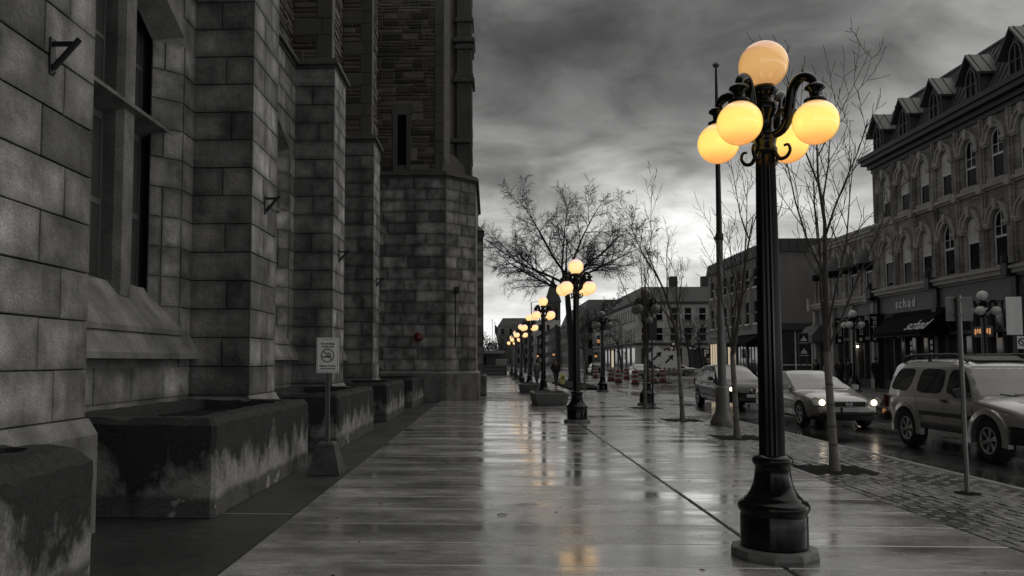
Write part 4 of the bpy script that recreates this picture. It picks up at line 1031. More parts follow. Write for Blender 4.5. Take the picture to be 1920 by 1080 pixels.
# ------------------------------------------------------------------ across the street
FX = 23.0
fF = lambda s, z, d: (FX-d, s, z)
def sash_window(parent, s, w_, z0, zs, rise, fn, depth, kind='round', blind=True, mid=None):
    top = arch_pts(s-w_/2, s+w_/2, zs, rise, 8, kind) if rise else [(s-w_/2, zs), (s+w_/2, zs)]
    outl = [(s-w_/2, z0), (s+w_/2, z0)]+top[::-1]
    p = MB().prism(outl, fn, -depth-.02, -depth).build('window', 'glass_dark', parent)
    zm = mid if mid else z0+(zs+rise*.5-z0)*.50
    m = MB(); arch_band(m, [(q[0], q[1]) for q in top], -.07, fn, -depth, -depth+.05)
    for a, b in ((s-w_/2, s-w_/2+.06), (s+w_/2-.06, s+w_/2)): m.prism([(a, z0), (b, z0), (b, zs), (a, zs)], fn, -depth, -depth+.045)
    m.prism([(s-w_/2+.06, zm-.05), (s+w_/2-.06, zm-.05), (s+w_/2-.06, zm+.05), (s-w_/2+.06, zm+.05)], fn, -depth, -depth+.04)
    m.prism([(s-.02, zm+.05), (s+.02, zm+.05), (s+.02, zs+rise*.9), (s-.02, zs+rise*.9)], fn, -depth, -depth+.03)
    m.prism([(s-w_/2+.06, zm+.45), (s+w_/2-.06, zm+.45), (s+w_/2-.06, zm+.48), (s-w_/2+.06, zm+.48)], fn, -depth, -depth+.028)
    m.build('window_frame', 'frame_pale', p)
    if blind:
        top2 = arch_pts(s-w_/2+.05, s+w_/2-.05, zs, max(rise-.05, .02), 8, kind)
        MB().prism([(s-w_/2+.05, zm), (s+w_/2-.05, zm)]+top2[::-1], fn, -depth, -depth+.012).build('blind', 'blind', p)
    return p
def hood(parent, s, w_, zs, rise, fn, kind='round', wd=.2, pr=.14):
    m = MB(); arch_band(m, arch_pts(s-w_/2-.08, s+w_/2+.08, zs, rise+.08, 10, kind), wd, fn, 0, pr)
    arch_band(m, arch_pts(s-w_/2-.30, s+w_/2+.30, zs, rise+.32, 10, kind), .10, fn, 0, pr+.06)
    h = m.build('hood_mould', 'trim_stone', parent)
    zt = zs+rise
    MB().prism([(s-.10, zt-.02), (s+.10, zt-.02), (s+.15, zt+.50), (s-.15, zt+.50)], fn, 0, pr+.12).build('keystone', 'trim_stone', h)
    for k in (-1, 1):
        m = MB(); c = s+k*(w_/2+.22); m.prism([(c-.20, zs-.16), (c+.20, zs-.16), (c+.24, zs), (c-.24, zs)], fn, 0, pr+.08); m.prism([(c-.14, zs-.26), (c+.14, zs-.26), (c+.18, zs-.162), (c-.18, zs-.162)], fn, 0, pr+.03)
        m.build('capital', 'trim_stone', h)
A_ = thing('corner_shop_building', 'tall brick building with a dormered mansard roof above the black shopfront', 'building', (28, 38, 0))
S0, S1 = 26.6, 48.43
wins = [46.98-2.035*k for k in range(10)]
ops = [dict(s0=s-.47, s1=s+.47, z0=5.98, zs=7.95, rise=.55, kind='point') for s in wins]
m = MB(); wall_open(m, S0, S1, 5.6, 9.6, ops, fF, .35)
ops3 = [dict(s0=s-.45, s1=s+.45, z0=9.95, zs=11.75, rise=.5, kind='round') for s in wins]
wall_open(m, S0, S1, 9.6, 13.3, ops3, fF, .35)
m.add([(FX, S1, 5.6), (FX+14, S1, 5.6), (FX+14, S1, 13.3), (FX, S1, 13.3)], [(0, 1, 2, 3)])
m.box(FX+.36, FX+14, S0, S1-.01, 0, 13.3)
m.build('brick_front', 'brickwork', A_)
for s in wins:
    sash_window(A_, s, .94, 5.98, 7.95, .55, fF, .10, 'point', mid=7.25+rnd.uniform(-.18, .12), blind=rnd.random() > .12); hood(A_, s, .94, 7.95, .55, fF, 'point', .18)
    sash_window(A_, s, .90, 9.95, 11.75, .5, fF, .10, 'round', mid=11.0+rnd.uniform(-.2, .1), blind=rnd.random() > .15); hood(A_, s, .90, 11.75, .5, fF, 'point', .16)
    MB().prism([(s-.6, 9.80), (s+.6, 9.80), (s+.6, 9.94), (s-.6, 9.94)], fF, 0, .16).build('sill', 'trim_stone', A_)
for s in [48.2]+[w_-1.02 for w_ in wins]:
    m = MB()
    for za, zb in ((5.85, 9.45), (9.85, 12.9)):
        m.prism([(s-.20, za), (s+.20, za), (s+.20, zb), (s-.20, zb)], fF, 0, .09)
        m.prism([(s-.07, za), (s+.07, za), (s+.07, zb), (s-.07, zb)], fF, .09, .14)
    m.build('pilaster', 'brickwork', A_)
m = MB()
for za, zb, d in ((9.48, 9.58, .12), (9.58, 9.74, .24), (9.74, 9.8, .14)): m.prism([(S0, za), (S1+.05, za), (S1+.05, zb), (S0, zb)], fF, 0, d)
for s in wins: m.prism([(s-1.2, 9.40), (s-.84, 9.40), (s-.84, 9.83), (s-1.2, 9.83)], fF, 0, .30)
m.build('string_course', 'trim_stone', A_)
m = MB()
for za, zb, d in ((12.85, 13.1, .12), (13.1, 13.35, .30), (13.35, 13.6, .60), (13.6, 13.85, .72)): m.prism([(S0, za), (S1+d*.6, za), (S1+d*.6, zb), (S0, zb)], fF, -.3, d)
m.build('cornice', 'shop_black', A_)
# mansard: standing-seam metal
m = MB(); prof = [(FX-.10, 13.85), (FX+.35, 14.6), (FX+1.0, 16.1), (FX+1.45, 16.9), (FX+6, 17.2), (FX+14, 17.2)]
m.loft([[(x, S0, z) for x, z in prof], [(x, S1-.05, z) for x, z in prof]], closed=False, smooth=False, cap=False)
for se in (S1-.05, S0): m.add([(x, se, z) for x, z in prof]+[(FX+14, se, 13.2), (FX-.1, se, 13.2)], [tuple(range(8))])
rf = m.build('mansard_roof', 'metal_roof', A_)
m = MB()
k = 0; s = S1-.1
while s > S0:
    m.tube([(x-.02, s, z+.02) for x, z in prof[:5]], .028, 4, cap=False, smooth=False); s -= .42
m.tube([(FX+1.44, S0, 16.93), (FX+1.44, S1, 16.93)], .09, 5)
m.build('seam', 'metal_roof', rf)['kind'] = 'stuff'
for yd in (47.75, 44.75, 41.65, 38.45, 35.2, 32.0, 28.8):
    hw = .58; xf = FX+.02
    m = MB(); m.prism([(yd-hw, 13.9), (yd+hw, 13.9), (yd+hw, 15.30), (yd, 16.05), (yd-hw, 15.30)], lambda a, b, d: (d, a, b), xf, xf+1.9)
    dm = m.build('dormer', 'shop_grey', A_)
    m = MB()
    for sgn in (-1, 1):
        m.add([(xf-.30, yd, 16.28), (xf-.30, yd+sgn*(hw+.35), 15.14), (xf+2.0, yd+sgn*(hw+.35), 15.14), (xf+2.0, yd, 16.28),
               (xf-.30, yd, 16.16), (xf-.30, yd+sgn*(hw+.35), 15.02), (xf+2.0, yd+sgn*(hw+.35), 15.02), (xf+2.0, yd, 16.16)], [(0, 1, 2, 3), (4, 7, 6, 5), (0, 4, 5, 1), (1, 5, 6, 2)])
        for q in (0.2, .7, 1.2, 1.7): m.tube([(xf-.3+q, yd, 16.30), (xf-.3+q, yd+sgn*(hw+.35), 15.16)], .02, 4, cap=False)
    m.build('dormer_roof', 'metal_roof', dm)
    fD = lambda s, z, d, xf=xf: (xf-d, s, z)
    tp = arch_pts(yd-.36, yd+.36, 14.95, .58, 8, 'point')
    MB().prism([(yd-.38, 14.1), (yd+.38, 14.1)]+tp[::-1], fD, .002, .03).build('pane', 'glass_dark', dm)
    m = MB(); arch_band(m, tp, .08, fD, .0, .10)
    for a in (-.46, .38, -.03): m.prism([(yd+a, 14.1), (yd+a+(.08 if a != -.03 else .05), 14.1), (yd+a+(.08 if a != -.03 else .05), 14.95 if a != -.03 else 15.45), (yd+a, 14.95 if a != -.03 else 15.45)], fD, .0, .09)
    m.prism([(yd-.36, 14.75), (yd-.04, 14.75), (yd-.04, 14.79), (yd-.36, 14.79)], fD, .0, .07); m.prism([(yd+.03, 14.75), (yd+.36, 14.75), (yd+.36, 14.79), (yd+.03, 14.79)], fD, .0, .07)
    m.build('window_frame', 'window_frame', dm)
# black shopfront
def shopfront(par, piers, n=3, top=5.35, pale=False):
    s0, s1 = piers[0]-.2, piers[-1]+.2; bays = len(piers)-1
    m = MB()
    for za, zb, d in ((top, top+.1, .18), (top+.1, top+.30, .42), (top+.30, top+.42, .55), (top+.42, top+.50, .30)): m.prism([(s0, za), (s1, za), (s1, zb), (s0, zb)], fF, -.3, d)
    m.build('shop_cornice', 'trim_stone', par)
    MB().prism([(s0, top-1.0), (s1, top-1.0), (s1, top), (s0, top)], fF, -.3, .05).build('fascia', 'shop_grey', par)
    for k in range(bays+1):
        c = piers[k]
        m = MB(); m.prism([(c-.17, 0), (c+.17, 0), (c+.17, top), (c-.17, top)], fF, -.3, .22)
        m.prism([(c-.22, 0), (c+.22, 0), (c+.22, .6), (c-.22, .6)], fF, -.3, .28); m.prism([(c-.21, top-1.25), (c+.21, top-1.25), (c+.21, top-.95), (c-.21, top-.95)], fF, -.3, .30)
        m.prism([(c-.20, top), (c+.20, top), (c+.20, top+.55), (c-.20, top+.55)], fF, 0, .62)
        m.lathe([(.13, 0), (.15, .1), (.15, .25), (.11, .35)], (FX-.55, c, top+.55), 8)
        m.build('shop_pier', 'trim_stone' if pale else 'shop_black', par)
        if k == bays: break
        a, b = piers[k]+.18, piers[k+1]-.18
        MB().prism([(a, 0), (b, 0), (b, .55), (a, .55)], fF, -.3, .05).build('stall_riser', 'shop_black', par)
        pn = MB().prism([(a, .55), (b, .55), (b, top-1.0), (a, top-1.0)], fF, -.32, -.30).build('shop_window', 'glass_shop', par)
        m = MB(); ww = (b-a)/n
        m.prism([(a, 2.95), (b, 2.95), (b, 3.12), (a, 3.12)], fF, -.30, -.05)
        for j in range(n+1):
            cc = min(max(a+j*ww, a+.05), b-.05); m.prism([(cc-.05, .55), (cc+.05, .55), (cc+.05, 2.95), (cc-.05, 2.95)], fF, -.30, -.1)
            m.prism([(cc-.07, 3.12), (cc+.07, 3.12), (cc+.07, 3.8), (cc-.07, 3.8)], fF, -.30, -.1)
        for j in range(n):
            tp = arch_pts(a+j*ww+.07, a+(j+1)*ww-.07, 3.75, .42, 8, 'round')
            for p_, q_ in zip(tp, tp[1:]): m.prism([p_, q_, (q_[0], top-1.0), (p_[0], top-1.0)], fF, -.30, -.12)
        m.build('window_bars', 'shop_grey', pn)
        if k % 2 == 0:
            MB().prism([(a+.3, .6), (b-.3, .6), (b-.3, 2.3), (a+.3, 2.3)], fF, -.9, -.75).build('display', 'blind', pn)
shopfront(A_, [26.8, 29.55, 35.7, 41.9, 48.2], 5)
sp = MB()
for u, v in ((1645, 655), (1612, 650)):
    p = onx(u, v, FX+.05); sp.sphere((FX-.08, p.y, p.z), .07, 8, 6)
sp.build('window_spot', 'spot_light', A_)
# the two shop names
yc_ = onx(1698, 573, FX-.06).y
text_mesh('schad', .74, 'letter', lambda a, b, c: (FX-.07-c, yc_-a, 4.82+b), parent=A_, ext=.02, off=.010, spacing=1.3)
aw = thing('shop_awning', 'wide black shop awning lettered in white italics', 'awning', (22.4, 43.9, 3))
ya, yb = onx(1662, 600, FX-.6).y, onx(1750, 600, FX-.8).y
pr_ = [(FX-.06, 4.30), (FX-.9, 3.75), (FX-1.45, 3.15), (FX-1.45, 2.93)]
m = MB(); m.loft([[(x, ya, z) for x, z in pr_], [(x, yb, z) for x, z in pr_]], closed=False, cap=False, smooth=False)
for yy in (ya, yb): m.add([(x, yy, z) for x, z in pr_]+[(FX-.06, yy, 2.95)], [(0, 1, 2, 3, 4)])
m.build('canvas', 'awning', aw)
m = MB(); m.tube([(FX-1.44, ya, 2.95), (FX-1.44, yb, 2.95)], .02, 5); m.tube([(FX-1.44, ya, 2.95), (FX-.05, ya, 2.95)], .02, 5); m.tube([(FX-1.44, yb, 2.95), (FX-.05, yb, 2.95)], .02, 5); m.build('frame', 'iron', aw)
d_ = Vector((-1.45+.9, 0, 3.15-3.75)).normalized(); n_ = Vector((d_.z, 0, -d_.x)); n_ = n_ if n_.x < 0 else -n_
yt = onx(1722, 611, FX-1.1).y
text_mesh('schad', .95, 'letter', lambda a, b, c: tuple(Vector((FX-1.17, yt-a, 3.46))-d_*b+n_*(.012+c)), parent=aw, ext=.006, off=.004, shear=.3, spacing=.95)
# lower two-storey neighbour with little domed awnings
B_ = thing('low_brick_building', 'two-storey brick building with small domed window awnings left of the tall one', 'building', (28, 53, 0))
T0, T1 = 48.47, 57.5
ws = [49.45, 51.5, 53.75, 56.1]
m = MB(); wall_open(m, T0, T1, 5.5, 9.5, [dict(s0=s-.47, s1=s+.47, z0=5.95, zs=7.9, rise=.55, kind='point') for s in ws], fF, .35)
m.add([(FX, T1, 0), (FX+14, T1, 0), (FX+14, T1, 9.5), (FX, T1, 9.5)], [(0, 1, 2, 3)]); m.box(FX+.36, FX+14, T0, T1-.01, 0, 9.5)
m.build('brick_front', 'brickwork', B_)
m = MB()
for za, zb, d in ((9.2, 9.4, .10), (9.4, 9.6, .22), (9.6, 9.75, .3)): m.prism([(T0+.02, za), (T1+d*.5, za), (T1+d*.5, zb), (T0+.02, zb)], fF, -.35, d)
m.build('cornice', 'trim_stone', B_)
for s in ws:
    sash_window(B_, s, .94, 5.95, 7.9, .55, fF, .10, 'point', blind=False); hood(B_, s, .94, 7.9, .55, fF, 'point', .18)
for s in [T1-.2, 55.0, 52.6, 50.5]:
    m = MB(); m.prism([(s-.2, 5.7), (s+.2, 5.7), (s+.2, 9.2), (s-.2, 9.2)], fF, 0, .10); m.build('pilaster', 'brickwork', B_)
for k, s in enumerate(ws):
    t = thing('domed_awning', ['domed window awning nearest the tall brick building', 'second domed window awning from the tall brick building', 'third domed window awning from the tall brick building', 'farthest domed window awning, at the left end of the low building'][k], 'awning', (FX, s, 7.2), 'domed awnings on the low brick building')
    rings = []
    for i in range(7):
        el = math.pi/2*i/6; ring = []
        for j in range(9):
            az = math.pi*j/8; r = .62*math.cos(el)+.001; ring.append((FX-.03-1.05*r*math.sin(az), s+r*math.cos(az), 7.55+.95*math.sin(el)))
        rings.append(ring)
    MB().loft(rings, closed=False, cap=False).build('canopy', 'awning_pale', t)
    MB().loft([[(FX-.03-1.05*.63*math.sin(math.pi*j/8), s+.63*math.cos(math.pi*j/8), z) for j in range(9)] for z in (7.22, 7.56)], closed=False, cap=False).build('valance', 'awning', t)
shopfront(B_, [T0+.25, 51.5, 54.4, T1-.2], 3, top=5.15, pale=True)
MB().prism([(T0+.4, .8), (T0+2.6, .8), (T0+2.6, 2.9), (T0+.4, 2.9)], fF, -.9, -.75).build('lit_display', 'shop_light', B_)
t = thing('shop_awning', 'grey rounded awning at the left end of the low brick building', 'awning', (22.2, 56.5, 3))
pr2 = [(FX-.06, 4.2), (FX-.7, 4.0), (FX-1.2, 3.4), (FX-1.25, 2.9)]
MB().loft([[(x, 55.2, z) for x, z in pr2], [(x, 57.6, z) for x, z in pr2]], closed=False, cap=False, smooth=False).build('canvas', 'awning_pale', t)
for yy in (55.2, 57.6): MB().add([(x, yy, z) for x, z in pr2]+[(FX-.06, yy, 2.9)], [(0, 1, 2, 3, 4)]).build('cheek', 'awning_pale', t)
# hanging banners lettered up the side
for k, (u, lab) in enumerate(((1573, 'leftmost hanging black shop banner with vertical lettering'), (1613, 'middle hanging black shop banner, half behind the white-globed lamp'), (1639, 'rightmost hanging black shop banner with vertical lettering'))):
    p = onx(u, 620, FX-.62); yy = p.y
    t = thing('hanging_banner', lab, 'banner', (FX-.6, yy, 3.4), 'black shop banners')
    MB().box(FX-.86, FX-.36, yy-.02, yy+.02, 2.75, 4.35, .005).build('cloth', 'awning', t)
    MB().tube([(FX, yy, 4.38), (FX-.92, yy, 4.38)], .025, 6).build('arm', 'iron', t)
    text_mesh('schad', .46, 'letter', lambda a, b, c, yy=yy: (FX-.61-b, yy-.024-c, 3.72+a), parent=t, ext=.003, off=.002)
    MB().box(FX-.70, FX-.52, yy-.026, yy-.021, 2.85, 3.05).build('emblem', 'letter', t)

# third building with a plain side wall, beyond the side street
C_ = thing('side_wall_building', 'dark three-storey block with a plain pale side wall behind the young trees', 'building', (28, 75, 0))
U0, U1 = 67.0, 86.0
CX = onx(1440, 500, FX).x; CX = 23.2
fG = lambda s, z, d: (CX-d, s, z)
m = MB(); oc = []
for j in range(8):
    s = U0+1.6+j*2.28
    for z0_, z1_ in ((5.0, 6.9), (8.2, 9.8)): oc.append((s, z0_, z1_))
for (za, zb), zz in (((4.4, 7.6), 0), ((7.6, 10.7), 1)):
    wall_open(m, U0, U1, za, zb, [dict(s0=s-.5, s1=s+.5, z0=a, zs=b) for s, a, b in oc if za < a < zb], fG, .2)
m.box(CX+.21, CX+22, U0+.012, U1, 0, 10.7)
m.build('brick_front', 'brickwork_far', C_)
MB().box(CX+.005, CX+22, U0-.02, U0+.01, 0, 10.7).build('side_wall', 'wall_plain', C_)
for s, a, b in oc:
    p = MB().prism([(s-.5, a), (s+.5, a), (s+.5, b), (s-.5, b)], fG, -.18, -.15).build('window', 'glass_dark', C_)
    m = MB(); m.prism([(s-.5, (a+b)/2-.04), (s+.5, (a+b)/2-.04), (s+.5, (a+b)/2+.04), (s-.5, (a+b)/2+.04)], fG, -.15, -.11); m.build('sash_bar', 'frame_pale', p); MB().prism([(s-.6, a-.14), (s+.6, a-.14), (s+.6, a), (s-.6, a)], fG, 0, .1).build('sill', 'frame_pale', p)
m = MB(); m.prism([(CX-.25, 10.7), (CX-.02, 11.75), (CX+.4, 11.8), (CX+22, 11.8), (CX+22, 10.7)], lambda a, b, d: (a, d, b), U0-.2, U1); pp = m.build('parapet_roof', 'metal_roof', C_)
m = MB()
for k in range(30): m.tube([(CX-.27, U0+k*.63, 10.72), (CX-.04, U0+k*.63, 11.8)], .03, 4)
for k in range(30): m.box(CX+.1+k*.7, CX+.14+k*.7, U0-.23, U0-.2, 10.72, 11.78)
m.build('seam', 'metal_roof', pp)['kind'] = 'stuff'
m = MB(); m.prism([(U0, 4.0), (U1, 4.0), (U1, 4.4), (U0, 4.4)], fG, -.2, .35); m.prism([(U0, 3.5), (U1, 3.5), (U1, 4.0), (U0, 4.0)], fG, -.2, .08); m.build('shop_cornice', 'shop_grey', C_)
for j in range(6):
    a = U0+.4+j*3.1
    MB().prism([(a, .5), (a+2.6, .5), (a+2.6, 3.4), (a, 3.4)], fG, .0, .02).build('shop_window', 'shop_light' if j in (3, 5) else 'glass_shop', C_)
    MB().prism([(a+2.65, 0), (a+3.0, 0), (a+3.0, 3.5), (a+2.65, 3.5)], fG, 0, .12).build('shop_pier', 'shop_grey', C_)
    m = MB()
    for q in (.0, .85, 1.7, 2.55): m.prism([(a+q, .5), (a+q+.06, .5), (a+q+.06, 3.4), (a+q, 3.4)], fG, .02, .06)
    m.build('window_bars', 'shop_black', C_)
m = MB()
x = CX+.5
MB().box(CX-.2, CX+9, U0-.9, U0-.03, 4.15, 4.75, .03).build('side_canopy', 'far_dark', C_)
for j in range(6):
    MB().box(x+j*1.35, x+j*1.35+1.28, U0-.08, U0-.05, .5, 4.1).build('side_window', 'glass_shop', C_)
    m = MB(); m.box(x+j*1.35-.06, x+j*1.35+.04, U0-.14, U0-.081, 0, 4.15); m.box(x+j*1.35+.04, x+j*1.35+1.26, U0-.13, U0-.081, 1.3, 1.38); m.build('window_bars', 'frame_pale', C_)
t = thing('shop_awning', 'dark sloping awning on the dark three-storey block', 'awning', (CX-.8, 72, 3))
m = MB(); pr3 = [(CX-.1, 4.0), (CX-1.4, 3.2), (CX-1.4, 2.95)]
m.loft([[(x, 69.2, z) for x, z in pr3], [(x, 75.2, z) for x, z in pr3]], closed=False, cap=False, smooth=False); m.build('canvas', 'awning', t)
for yy in (69.2, 75.2): MB().add([(x, yy, z) for x, z in pr3]+[(CX-.1, yy, 2.95)], [(0, 1, 2, 3)]).build('cheek', 'awning', t)

# fourth: long pale block with a mansard, facing us across the cross street
DY = 124.0
D_ = thing('mansard_building', 'distant pale three-storey corner block with a grey mansard roof', 'building', (40, 150, 0))
x0 = ony(1192, 620, DY).x; x1 = x0+34; zr0, zr1 = ony(1250, 566, DY).z, ony(1250, 536, DY).z
fA = lambda s, z, d: (s, DY-d, z); fB_ = lambda s, z, d: (x0-d, s, z)
m = MB(); rows = ((4.9, 6.8), (8.0, zr0-.9)); al = []; bl = []
for za, zb, (a, b) in ((4.2, 7.4, rows[0]), (7.4, zr0, rows[1])):
    A1 = [x0+1.4+j*2.2 for j in range(15)]; B1 = [DY+1.5+j*2.3 for j in range(22)]
    wall_open(m, x0, x1, za, zb, [dict(s0=s-.5, s1=s+.5, z0=a, zs=b) for s in A1], fA, .25)
    wall_open(m, DY, DY+52, za, zb, [dict(s0=s-.5, s1=s+.5, z0=a, zs=b) for s in B1], fB_, .25)
    al += [(s, a, b) for s in A1]; bl += [(s, a, b) for s in B1]
m.box(x0, x1, DY, DY+52, 0, 4.2); m.box(x0+.3, x1, DY+.3, DY+52, 4.2, zr0); m.build('stone_front', 'far_pale', D_)
for L_q, fn in ((al, fA), (bl, fB_)):
    for s, a, b in L_q:
        p = MB().prism([(s-.5, a), (s+.5, a), (s+.5, b), (s-.5, b)], fn, -.2, -.16).build('window', 'glass_dark', D_)
        MB().prism([(s-.5, (a+b)/2-.05), (s+.5, (a+b)/2-.05), (s+.5, (a+b)/2+.05), (s-.5, (a+b)/2+.05)], fn, -.16, -.1).build('sash_bar', 'frame_pale', p)
        MB().prism([(s-.62, a-.2), (s+.62, a-.2), (s+.62, a), (s-.62, a)], fn, 0, .12).build('sill', 'far_stone', D_)
m = MB(); m.box(x0-.4, x1, DY-.4, DY+52, zr0-.35, zr0+.05); m.box(x0-.25, x1, DY-.25, DY+52, 4.1, 4.5); m.build('cornice', 'far_dark', D_)
m = MB(); m.loft([[(x0-.1, DY-.1, zr0+.05), (x1, DY-.1, zr0+.05), (x1, DY+52, zr0+.05), (x0-.1, DY+52, zr0+.05)], [(x0+1.4, DY+1.6, zr1), (x1-1, DY+1.6, zr1), (x1-1, DY+50, zr1), (x0+1.4, DY+50, zr1)]], smooth=False); rf = m.build('mansard_roof', 'shingle', D_)
MB().box(x0+26, x0+36, DY+8, DY+20, zr1-2, zr1+4).build('roof_house', 'far_pale', D_)
for q in (6, 11): MB().box(x0+q, x0+q+1.2, DY+3, DY+4.2, zr1-.5, zr1+1.8, .05).build('chimney', 'far_dark', rf)
for j in range(6): MB().box(x0+16+j*2.6, x0+17.4+j*2.6, DY+.4, DY+2, zr0+.5, zr0+1.9, .05).build('dormer', 'far_dark', rf)
for j in range(9):
    a = x0+.8+j*3.6
    MB().box(a, a+2.6, DY-.04, DY-.01, .6, 3.7).build('shop_window', 'shop_light' if j in (5, 8) else 'glass_shop', D_)
for j in range(12):
    a = DY+.8+j*4.2
    MB().box(x0-.04, x0-.01, a, a+3, .6, 3.7).build('shop_window', 'shop_light' if j == 5 else 'glass_shop', D_)
    MB().box(x0-.18, x0-.0, a+3.3, a+3.8, 0, 4.1).build('shop_pier', 'far_stone', D_)
# low kiosk before it
def far_block(name, label, x0, x1, y0, y1, h, roof, matn, nz_, sp=3.0, faces='SW', roofm='shingle'):
    t = thing(name, label, 'building', ((x0+x1)/2, (y0+y1)/2, 0))
    MB().box(x0, x1, y0, y1, -.2, h).build('wall', matn, t)
    for k in range(nz_):
        za = 1.0+k*(h-.6)/nz_; zb = za+(h-.6)/nz_*.58
        if 'S' in faces:
            n = max(1, int((x1-x0)/sp))
            for j in range(n):
                c = x0+(j+.5)*(x1-x0)/n; w = MB().box(c-.55, c+.55, y0-.03, y0-.005, za, zb).build('window', 'glass_dark', t); MB().box(c-.65, c+.65, y0-.16, y0-.005, za-.15, za-.002).build('sill', matn, w)
        if 'W' in faces:
            n = max(1, int((y1-y0)/sp))
            for j in range(n):
                c = y0+(j+.5)*(y1-y0)/n; w = MB().box(x0-.03, x0-.005, c-.55, c+.55, za, zb).build('window', 'glass_dark', t); MB().box(x0-.16, x0-.005, c-.65, c+.65, za-.15, za-.002).build('sill', matn, w)
    if roof:
        m = MB(); m.loft([[(x0-.3, y0-.3, h), (x1+.3, y0-.3, h), (x1+.3, y1, h), (x0-.3, y1, h)], [(x0+1.6, y0+1.6, h+roof), (x1-1.6, y0+1.6, h+roof), (x1-1.6, y1-1, h+roof), (x0+1.6, y1-1, h+roof)]], smooth=False); m.build('roof', roofm, t)
    else: MB().box(x0-.2, x1+.2, y0-.2, y1+.1, h, h+.4).build('parapet', matn, t)
    return t
far_block('mansard_house', 'distant building left of the corner block, mansard stepping down', 20.2, 44, 177, 232, 11.0, 4.4, 'far_stone', 3, 3.4, 'SW')
far_block('far_house', 'darker distant building past the two mansard roofs', 19.0, 44, 234, 330, 11.5, 0, 'far_dark', 3, 4.0, 'SW')
far_block('far_house', 'pale distant block closing the street behind the big bare tree', 16, 30, 345, 380, 19, 0, 'far_pale', 4, 3.4, 'S')
far_block('far_house', 'brownish distant block above the small lit lamps', 3.0, 15, 300, 330, 15, 3, 'far_stone', 4, 3.0, 'S')
t = thing('church_tower', 'dark distant tower with a pointed roof behind the big bare tree', 'tower', (31, 400, 0))
MB().box(27.5, 34.5, 396, 403, 0, 31).build('shaft', 'far_dark', t)
MB().loft([[(27, 395.5, 31), (35, 395.5, 31), (35, 403.5, 31), (27, 403.5, 31)], [(30.9, 399.4, 44), (31.1, 399.4, 44), (31.1, 399.6, 44), (30.9, 399.6, 44)]], smooth=False).build('roof', 'far_dark', t)
for q in (29, 32): MB().box(q, q+1, 395.9, 395.98, 22, 28).build('belfry_opening', 'glass_dark', t)
t = thing('low_pavilion', 'low dark flat-roofed pavilion beyond the tower with a wall in front', 'building', (-4, 100, 0))
MB().box(-30, 1.1, 99, 108, 0, 2.6).build('wall', 'far_dark', t); MB().box(-30.5, 1.7, 98.2, 108.5, 2.6, 3.0).build('roof', 'far_stone', t)
for j in range(9): MB().box(-28+j*3.2, -26.2+j*3.2, 98.95, 98.99, .9, 2.3).build('window', 'glass_dark', t)
for j in range(5): MB().box(-26+j*6, -25.6+j*6, 98.4, 98.8, 0, 2.6).build('post', 'far_stone', t)
wl = thing('terrace_wall', 'low dark stepped wall at the end of the sidewalk', 'wall', (-8, 94, 0))
for k, (yy, h) in enumerate(((92, .35), (93.4, .75), (94.8, 1.15))): MB().box(-30, 1.4+.25*k, yy, yy+1.38, -.1, h, .03).build('step', 'far_dark', wl)
MB().box(.6, 1.9, 95.0, 96.4, -.1, 1.9, .05).build('pier', 'far_stone', wl)
# shrubs over that wall
def shrub(x, y, r, h, seed, label):
    rn = random.Random(seed); t = thing('shrub', label, 'shrub', (x, y, 0), 'dark shrubs beyond the tower')
    s_ = MB()
    for k in range(7):
        a = rn.random()*6.28; s_.tube([(x, y, 0), (x+.25*r*math.cos(a), y+.25*r*math.sin(a), h*.4), (x+.55*r*math.cos(a), y+.55*r*math.sin(a), h*.8)], [.06, .04, .02], 5)
    s_.build('stems', 'bark_dark', t); m = MB()
    for k in range(2600):
        while True:
            v = Vector((rn.uniform(-1, 1), rn.uniform(-1, 1), rn.uniform(-1, 1)))
            if .15 < v.length < 1: break
        v = v*(.72+.28*mnoise.noise(v*2.3+Vector((seed, 0, 0)))+.12)
        c = Vector((x+v.x*r, y+v.y*r, h*.55+v.z*h*.48)); a = Vector((rn.gauss(0, 1), rn.gauss(0, 1), rn.gauss(0, 1))).normalized()*rn.uniform(.07, .16); b = a.orthogonal().normalized()*a.length*.6
        m.add([c-a, c+b, c+a, c-b], [(0, 1, 2, 3)])
    m.build('foliage', 'leaf_dark', t, fix=False)
for k, (x, y, r, h, lab) in enumerate(((-2.0, 111, 3.0, 6.6, 'dark leafy shrub right of the tower, the taller one'), (1.0, 113, 2.4, 5.2, 'lower dark shrub at the end of the sidewalk'), (-6.5, 110, 3.5, 7.0, 'dark shrub mostly hidden by the tower'))): shrub(x, y, r, h, 70+k, lab)
for k, (u, top, lab) in enumerate(((923, 600, 'bare thin flagpole beyond the dark shrubs'), (928, 605, 'thin flagpole with a limp dark flag beyond the shrubs'))):
    x = ony(u, 640, 118+k).x; h = ony(u, top, 118+k).z; y = 118+k
    t = thing('flagpole', lab, 'flagpole', (x, y, 0)); MB().lathe([(.06, 0), (.05, h*.6), (.035, h)], (x, y, 0), 8).build('pole', 'iron', t); MB().sphere((x, y, h), .08, 8, 6).build('ball', 'iron', t)
    if k: MB().loft([[(x+.04+.14*j, y+.12*math.sin(j*1.7), h-.25-.18*j), (x+.04+.13*j, y+.12*math.sin(j*1.7+.4), h-1.5-.5*j)] for j in range(4)], closed=False, cap=False).build('flag', 'flag', t)

